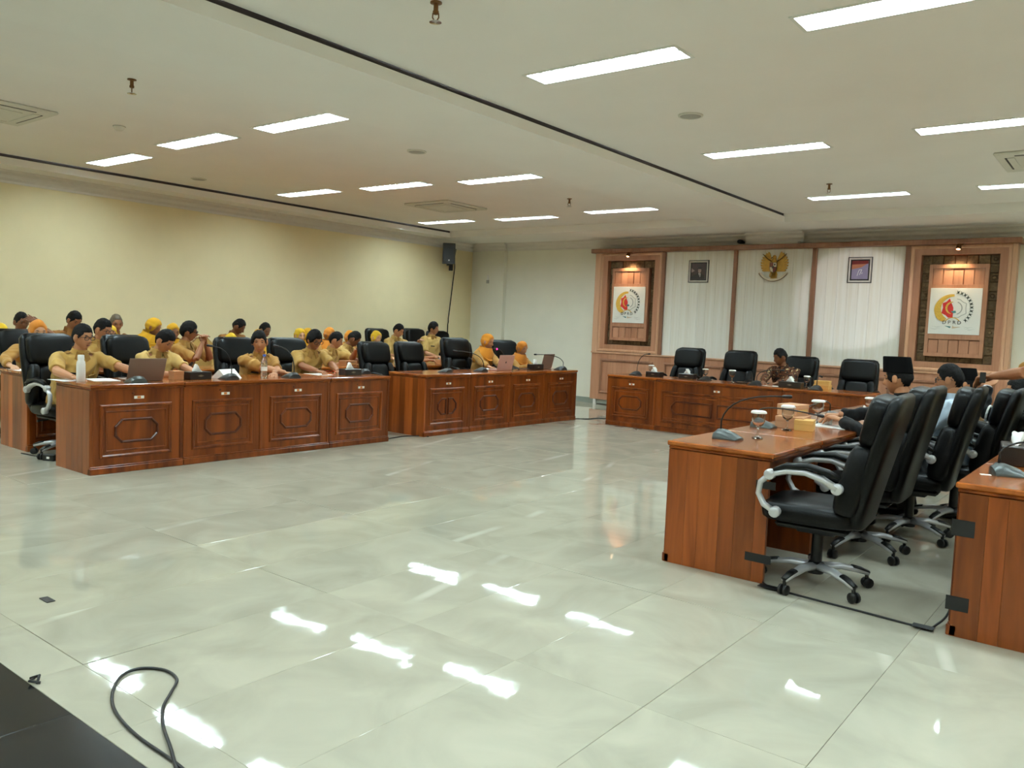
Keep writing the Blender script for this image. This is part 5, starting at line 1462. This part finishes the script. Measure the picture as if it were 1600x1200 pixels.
    if sit:
        hipz = max(.50, min(hz + .0, .62))
        for sgn in (-1, 1):
            h0 = Vector((sgn * .085, -.02, hipz - .0)); kn = Vector((sgn * .12, .40, .50)); an = Vector((sgn * .11, .30, .09))
            lg.tube([h0 - Vector((0, .06, 0)), h0, h0 * .5 + kn * .5, kn], [.08, .098, .086, .066], 12)
            lg.tube([kn + Vector((0, 0, .02)), kn - Vector((0, 0, .03)), kn * .5 + an * .5, an], [.06, .064, .058, .05], 12)
            shoe.append((an.x, an.y))
    else:
        for sgn in (-1, 1):
            h0 = Vector((sgn * .09, 0, hz + .05)); kn = Vector((sgn * .10, .02, .5)); an = Vector((sgn * .10, -.01, .09))
            lg.tube([h0 + Vector((-sgn * .04, 0, .05)), h0, h0 * .5 + kn * .5, kn, kn * .5 + an * .5, an], [.10, .105, .09, .068, .06, .052], 12)
            shoe.append((an.x, an.y))
    lg.build('trousers', trousers, root, smooth=180)
    for sx, sy in shoe:
        MB().sup((sx, sy + .07, .042), (.045, .135, .042), .7, .7, 14, 8).build('shoe', 'black_leather', root, smooth=180)
    if sit and seat:
        cf = face if chair_face is None else chair_face
        px = Vector((off.x, off.y, 0)) - Mz @ Vector((0, .03, 0))
        if seat == 'banquet': banquet(px.x, px.y, cf, short_label('banquet chair of the ' + label))
        else: chair(px.x, px.y, cf, chair_lab or short_label('black executive chair seating the ' + label), {'people seated along the side wall': 'occupied chairs of the side rows'}.get(group, 'occupied chairs elsewhere'), chair_scale)
    return root
SIDE = 'people seated along the side wall'
# front side row
person('person in khaki and glasses reaching to the brown laptop', (-7.93, 3.57, 1.285), 5, 20, 12, 6, top='khaki', glasses=True, skin=0, hands=((-7.46, 3.93, .815), (-7.52, 3.30, .81)), vox=.009, bulk=1.12, pole=(.9, -.2, -.4))
person('person in light khaki looking down beside the first tissue box', (-7.86, 4.40, 1.24), 10, 14, 12, 34, top='khaki_c', skin=0, hands=((-7.55, 4.52, .81), (-7.55, 4.30, .81)), vox=.009, bulk=1.05)
person('person in brown resting folded arms behind the water bottle', (-7.78, 5.40, 1.265), -6, 20, -32, 6, top='khaki_b', hair='full', skin=0, hands=((-7.42, 5.34, .81), (-7.40, 5.50, .81)), vox=.009, pole=(1, -.1, -.5), bulk=1.05)
person('person in glasses writing at the end desk of the first block', (-7.82, 6.22, 1.285), -8, 24, 4, 22, top='khaki', hair='full', skin=1, glasses=True, hands=((-7.46, 6.26, .81), (-7.52, 6.00, .82)), vox=.009, pole=(1, -.1, -.5), curl=.9)
person('person in orange headscarf behind the pink laptop', (-7.98, 9.62, 1.315), 4, 14, 4, 10, top='khaki_b', sleeve='long', hijab='orange', skin=0, hands=((-7.62, 9.55, .81), (-7.60, 9.20, .81)), vox=.009, size=1.0, chair_lab='black executive chair behind the person with the pink laptop')
person('person in orange headscarf at the far end of the side row', (-7.98, 10.50, 1.205), 0, 12, -6, 14, top='khaki_b', sleeve='long', hijab='amber', skin=0, size=.95, hands=((-7.65, 10.55, .81), (-7.65, 10.30, .81)), chair_face=-22, chair_scale=1.02)
# second side row
person('person in orange headscarf stretching an arm over the second row desk', (-9.38, 3.76, 1.30), -4, 16, 0, 12, top='khaki_b', sleeve='long', hijab='amber', skin=2, hands=((-9.0, 3.7, .81), (-9.08, 3.36, .82)), vox=.009, pole=(1, -.2, -.3))
person('person in glasses leaning in behind the person with the laptop', (-9.12, 4.34, 1.325), 18, 16, 8, 16, top='khaki', skin=0, glasses=True, hands=((-8.75, 4.62, .81), (-8.85, 4.3, .81)), vox=.009, bulk=1.08, seat='banquet')
person('person in dark vest with hands clasped at the face', (-9.28, 5.45, 1.325), 28, 10, 22, 8, top='khaki_b', vest='dark_vest', hair='full', skin=1, glasses=True, hands=((-9.14, 5.57, 1.07), (-9.12, 5.52, 1.07)), vox=.009, pole=(.6, .1, -1), palm=(1, .2, .2), curl=1.0, badge=False, seat='banquet')
person('person in khaki touching the chin behind the writing person', (-9.15, 7.66, 1.245), 20, 18, 18, 16, top='khaki', skin=0, hands=((-8.88, 7.76, 1.00), (-8.85, 7.5, .81)), vox=.010, pole=(.8, 0, -.8), seat='banquet')
person('person in light khaki bowing beside the first empty chair', (-9.22, 8.10, 1.25), 24, 24, 14, 34, top='khaki_c', hair='buzz', skin=3, hands=((-8.85, 8.25, .82), (-8.85, 8.0, .82)), vox=.010, bulk=1.08, seat='banquet')
person('person in khaki with a phone partly hidden by the empty chair', (-9.28, 9.40, 1.10), 16, 26, 10, 38, top='khaki_b', hair='short', skin=0, hands=((-8.86, 9.56, .90), (-8.9, 9.3, .84)), vox=.010, seat='banquet')
# third row along the wall
def third(label, head, hy=10, hp=12, **k):
    k.setdefault('vox', .013); k.setdefault('seat', 'banquet'); k.setdefault('badge', False)
    return person(label, head, k.pop('face', 0), k.pop('lean', 10), hy, hp, **k)
third('person in yellow headscarf cut by the edge of the frame', (-10.15, 3.68, 1.235), top='khaki', sleeve='long', hijab='yellow', skin=1)
third('person shading his brow with one hand', (-10.78, 4.13, 1.355), 4, 10, top='khaki', hair='buzz', skin=3, hands=((-10.63, 4.25, 1.205), None), pole=(1, .2, -.6), vox=.010, palm=(-.5, .8, .4))
third('person with lowered face by the wall above the glasses wearer', (-10.8, 4.78, 1.385), 14, 26, top='brown', skin=1)
third('person in yellow headscarf and glasses behind the leaning person', (-10.2, 4.92, 1.255), -4, 10, top='khaki_b', sleeve='long', hijab='yellow', skin=0, glasses=True, size=.95)
third('person in brown by the wall, beside the mustard headscarf', (-10.8, 5.29, 1.37), 8, 14, top='brown', hair='grey', skin=1, face=-15)
third('person in mustard headscarf bowing the head by the wall', (-10.6, 5.74, 1.345), 34, 24, top='khaki_b', sleeve='long', hijab='mustard', skin=1, lean=16)
third('person in mustard headscarf half hidden behind the clasped hands', (-10.85, 6.12, 1.285), -8, 10, top='khaki_b', sleeve='long', hijab='mustard', skin=1)
third('person in brown bending the head over the first tissue box line', (-10.8, 7.2, 1.36), 36, 32, top='brown', hair='buzz', skin=3, lean=16)
third('person in yellow headscarf low behind the chair of the folded arms', (-10.0, 6.52, 1.17), 0, 30, top='khaki', sleeve='long', hijab='yellow', skin=1, size=.95, lean=18)
third('person in brown with lowered head behind the folded arms', (-10.8, 7.62, 1.325), 10, 20, top='brown', hair='thin', skin=3)
third('person in yellow headscarf close behind the folded arms', (-10.05, 6.98, 1.245), -6, 14, top='khaki_b', sleeve='long', hijab='mustard', skin=1, size=.95)
third('person in yellow headscarf and mustard top facing the room', (-10.45, 7.99, 1.275), -6, 6, top='mustard', sleeve='long', hijab='yellow', skin=2, size=.95)
third('person in mustard headscarf behind the mustard top', (-10.95, 8.54, 1.275), 0, 8, top='khaki_b', sleeve='long', hijab='mustard', skin=1, size=.95)
third('person in rust orange headscarf behind the writing person', (-10.12, 8.31, 1.306), 2, 8, top='khaki_b', sleeve='long', hijab='amber', skin=1, size=.95)
third('person in orange headscarf behind the bowing person', (-10.3, 8.88, 1.262), 0, 8, top='khaki', sleeve='long', hijab='orange', skin=1, size=.95)
third('person in yellow headscarf behind the first empty chair', (-10.3, 9.46, 1.27), 0, 10, top='khaki', sleeve='long', hijab='yellow', skin=2, size=.95, vox=.011)
third('person in khaki looking down at a phone by the wall', (-10.55, 10.24, 1.385), 20, 20, top='khaki_c', skin=0, vox=.010, hands=((-10.25, 10.42, 1.1), None), chair_scale=1.10, seat=True)
third('person in khaki with badges under the corner loudspeaker', (-10.55, 11.10, 1.45), 18, 4, top='khaki_c', hair='full', skin=0, vox=.010, bulk=1.15, badge=True, chair_scale=1.12, seat=True)
# head table
person('person in dark batik leaning on the head table', (-4.12, 11.36, 1.275), -96, 22, -34, 16, top='batik', sleeve='long', skin=3, hands=((-3.98, 10.98, .80), (-4.18, 11.0, .80)), group='people at the head table and facing row', vox=.010, badge=False, pole=(1, -.1, -.6), chair_lab='black executive chair at the head table behind the person in batik', trousers='dark_trousers')
# facing row
FG = 'people at the head table and facing row'
person('person in black with a tall black cap holding the white cup', (-1.475, 6.53, 1.335), 176, 8, 4, 8, top='black_cloth', sleeve='long', cap=True, skin=0, hands=((-1.80, 6.36, .83), (-1.86, 6.50, .85)), group=FG, vox=.009, badge=False, trousers='dark_trousers', bulk=1.06, curl=.9, chair_face=184, chair_lab='black executive chair under the person with the tall cap', chair_scale=.98)
person('person in light blue shirt and glasses seen from the side', (-1.25, 7.22, 1.28), 180, 2, 4, 8, top='blue_cloth', skin=0, glasses=True, group=FG, vox=.009, badge=False, trousers='dark_trousers', bulk=1.05, chair_lab='black executive chair under the person in light blue', chair_scale=.96)
person('person in a black cap just beyond the person in light blue', (-1.43, 9.15, 1.215), 180, 6, 6, 8, top='tan_cloth', cap=True, skin=0, group=FG, vox=.010, badge=False, trousers='dark_trousers', chair_lab='black executive chair under the farther black cap', chair_scale=.95)
jk = person('person in a black jacket with white sleeve marks and raised hand', (-.80, 7.62, 1.20), 186, -4, 10, 0, top='black_cloth', sleeve='long', skin=0, group=FG, vox=.010, badge=False, trousers='dark_trousers', hands=((-1.02, 7.62, 1.10), None), pole=(.7, .2, -1), palm=(1, .2, .2), curl=1.0, marks=True, chair_lab='black executive chair under the person in the marked jacket', chair_face=188)
person('standing person in khaki at the edge of the frame holding a phone', (-.60, 6.80, 1.70), 176, 4, 8, 10, top='khaki_b', skin=1, sit=False, group=FG, vox=.010, hands=((-.855, 6.54, 1.22), None), pole=(1, -.5, -.1), curl=1.0)
t = thing('mobile_phone', 'dark phone held up by the standing person in khaki', 'phone', (-.91, 6.53, 1.19), R(75))
MB().box(-.004, .004, -.02, .02, -.02, .055, c=.003).build('case', 'black_plastic', t)
MB().box(-.0052, -.004, -.017, .017, -.015, .05).build('screen', 'grey_plastic', t)
bpy.context.view_layer.update()
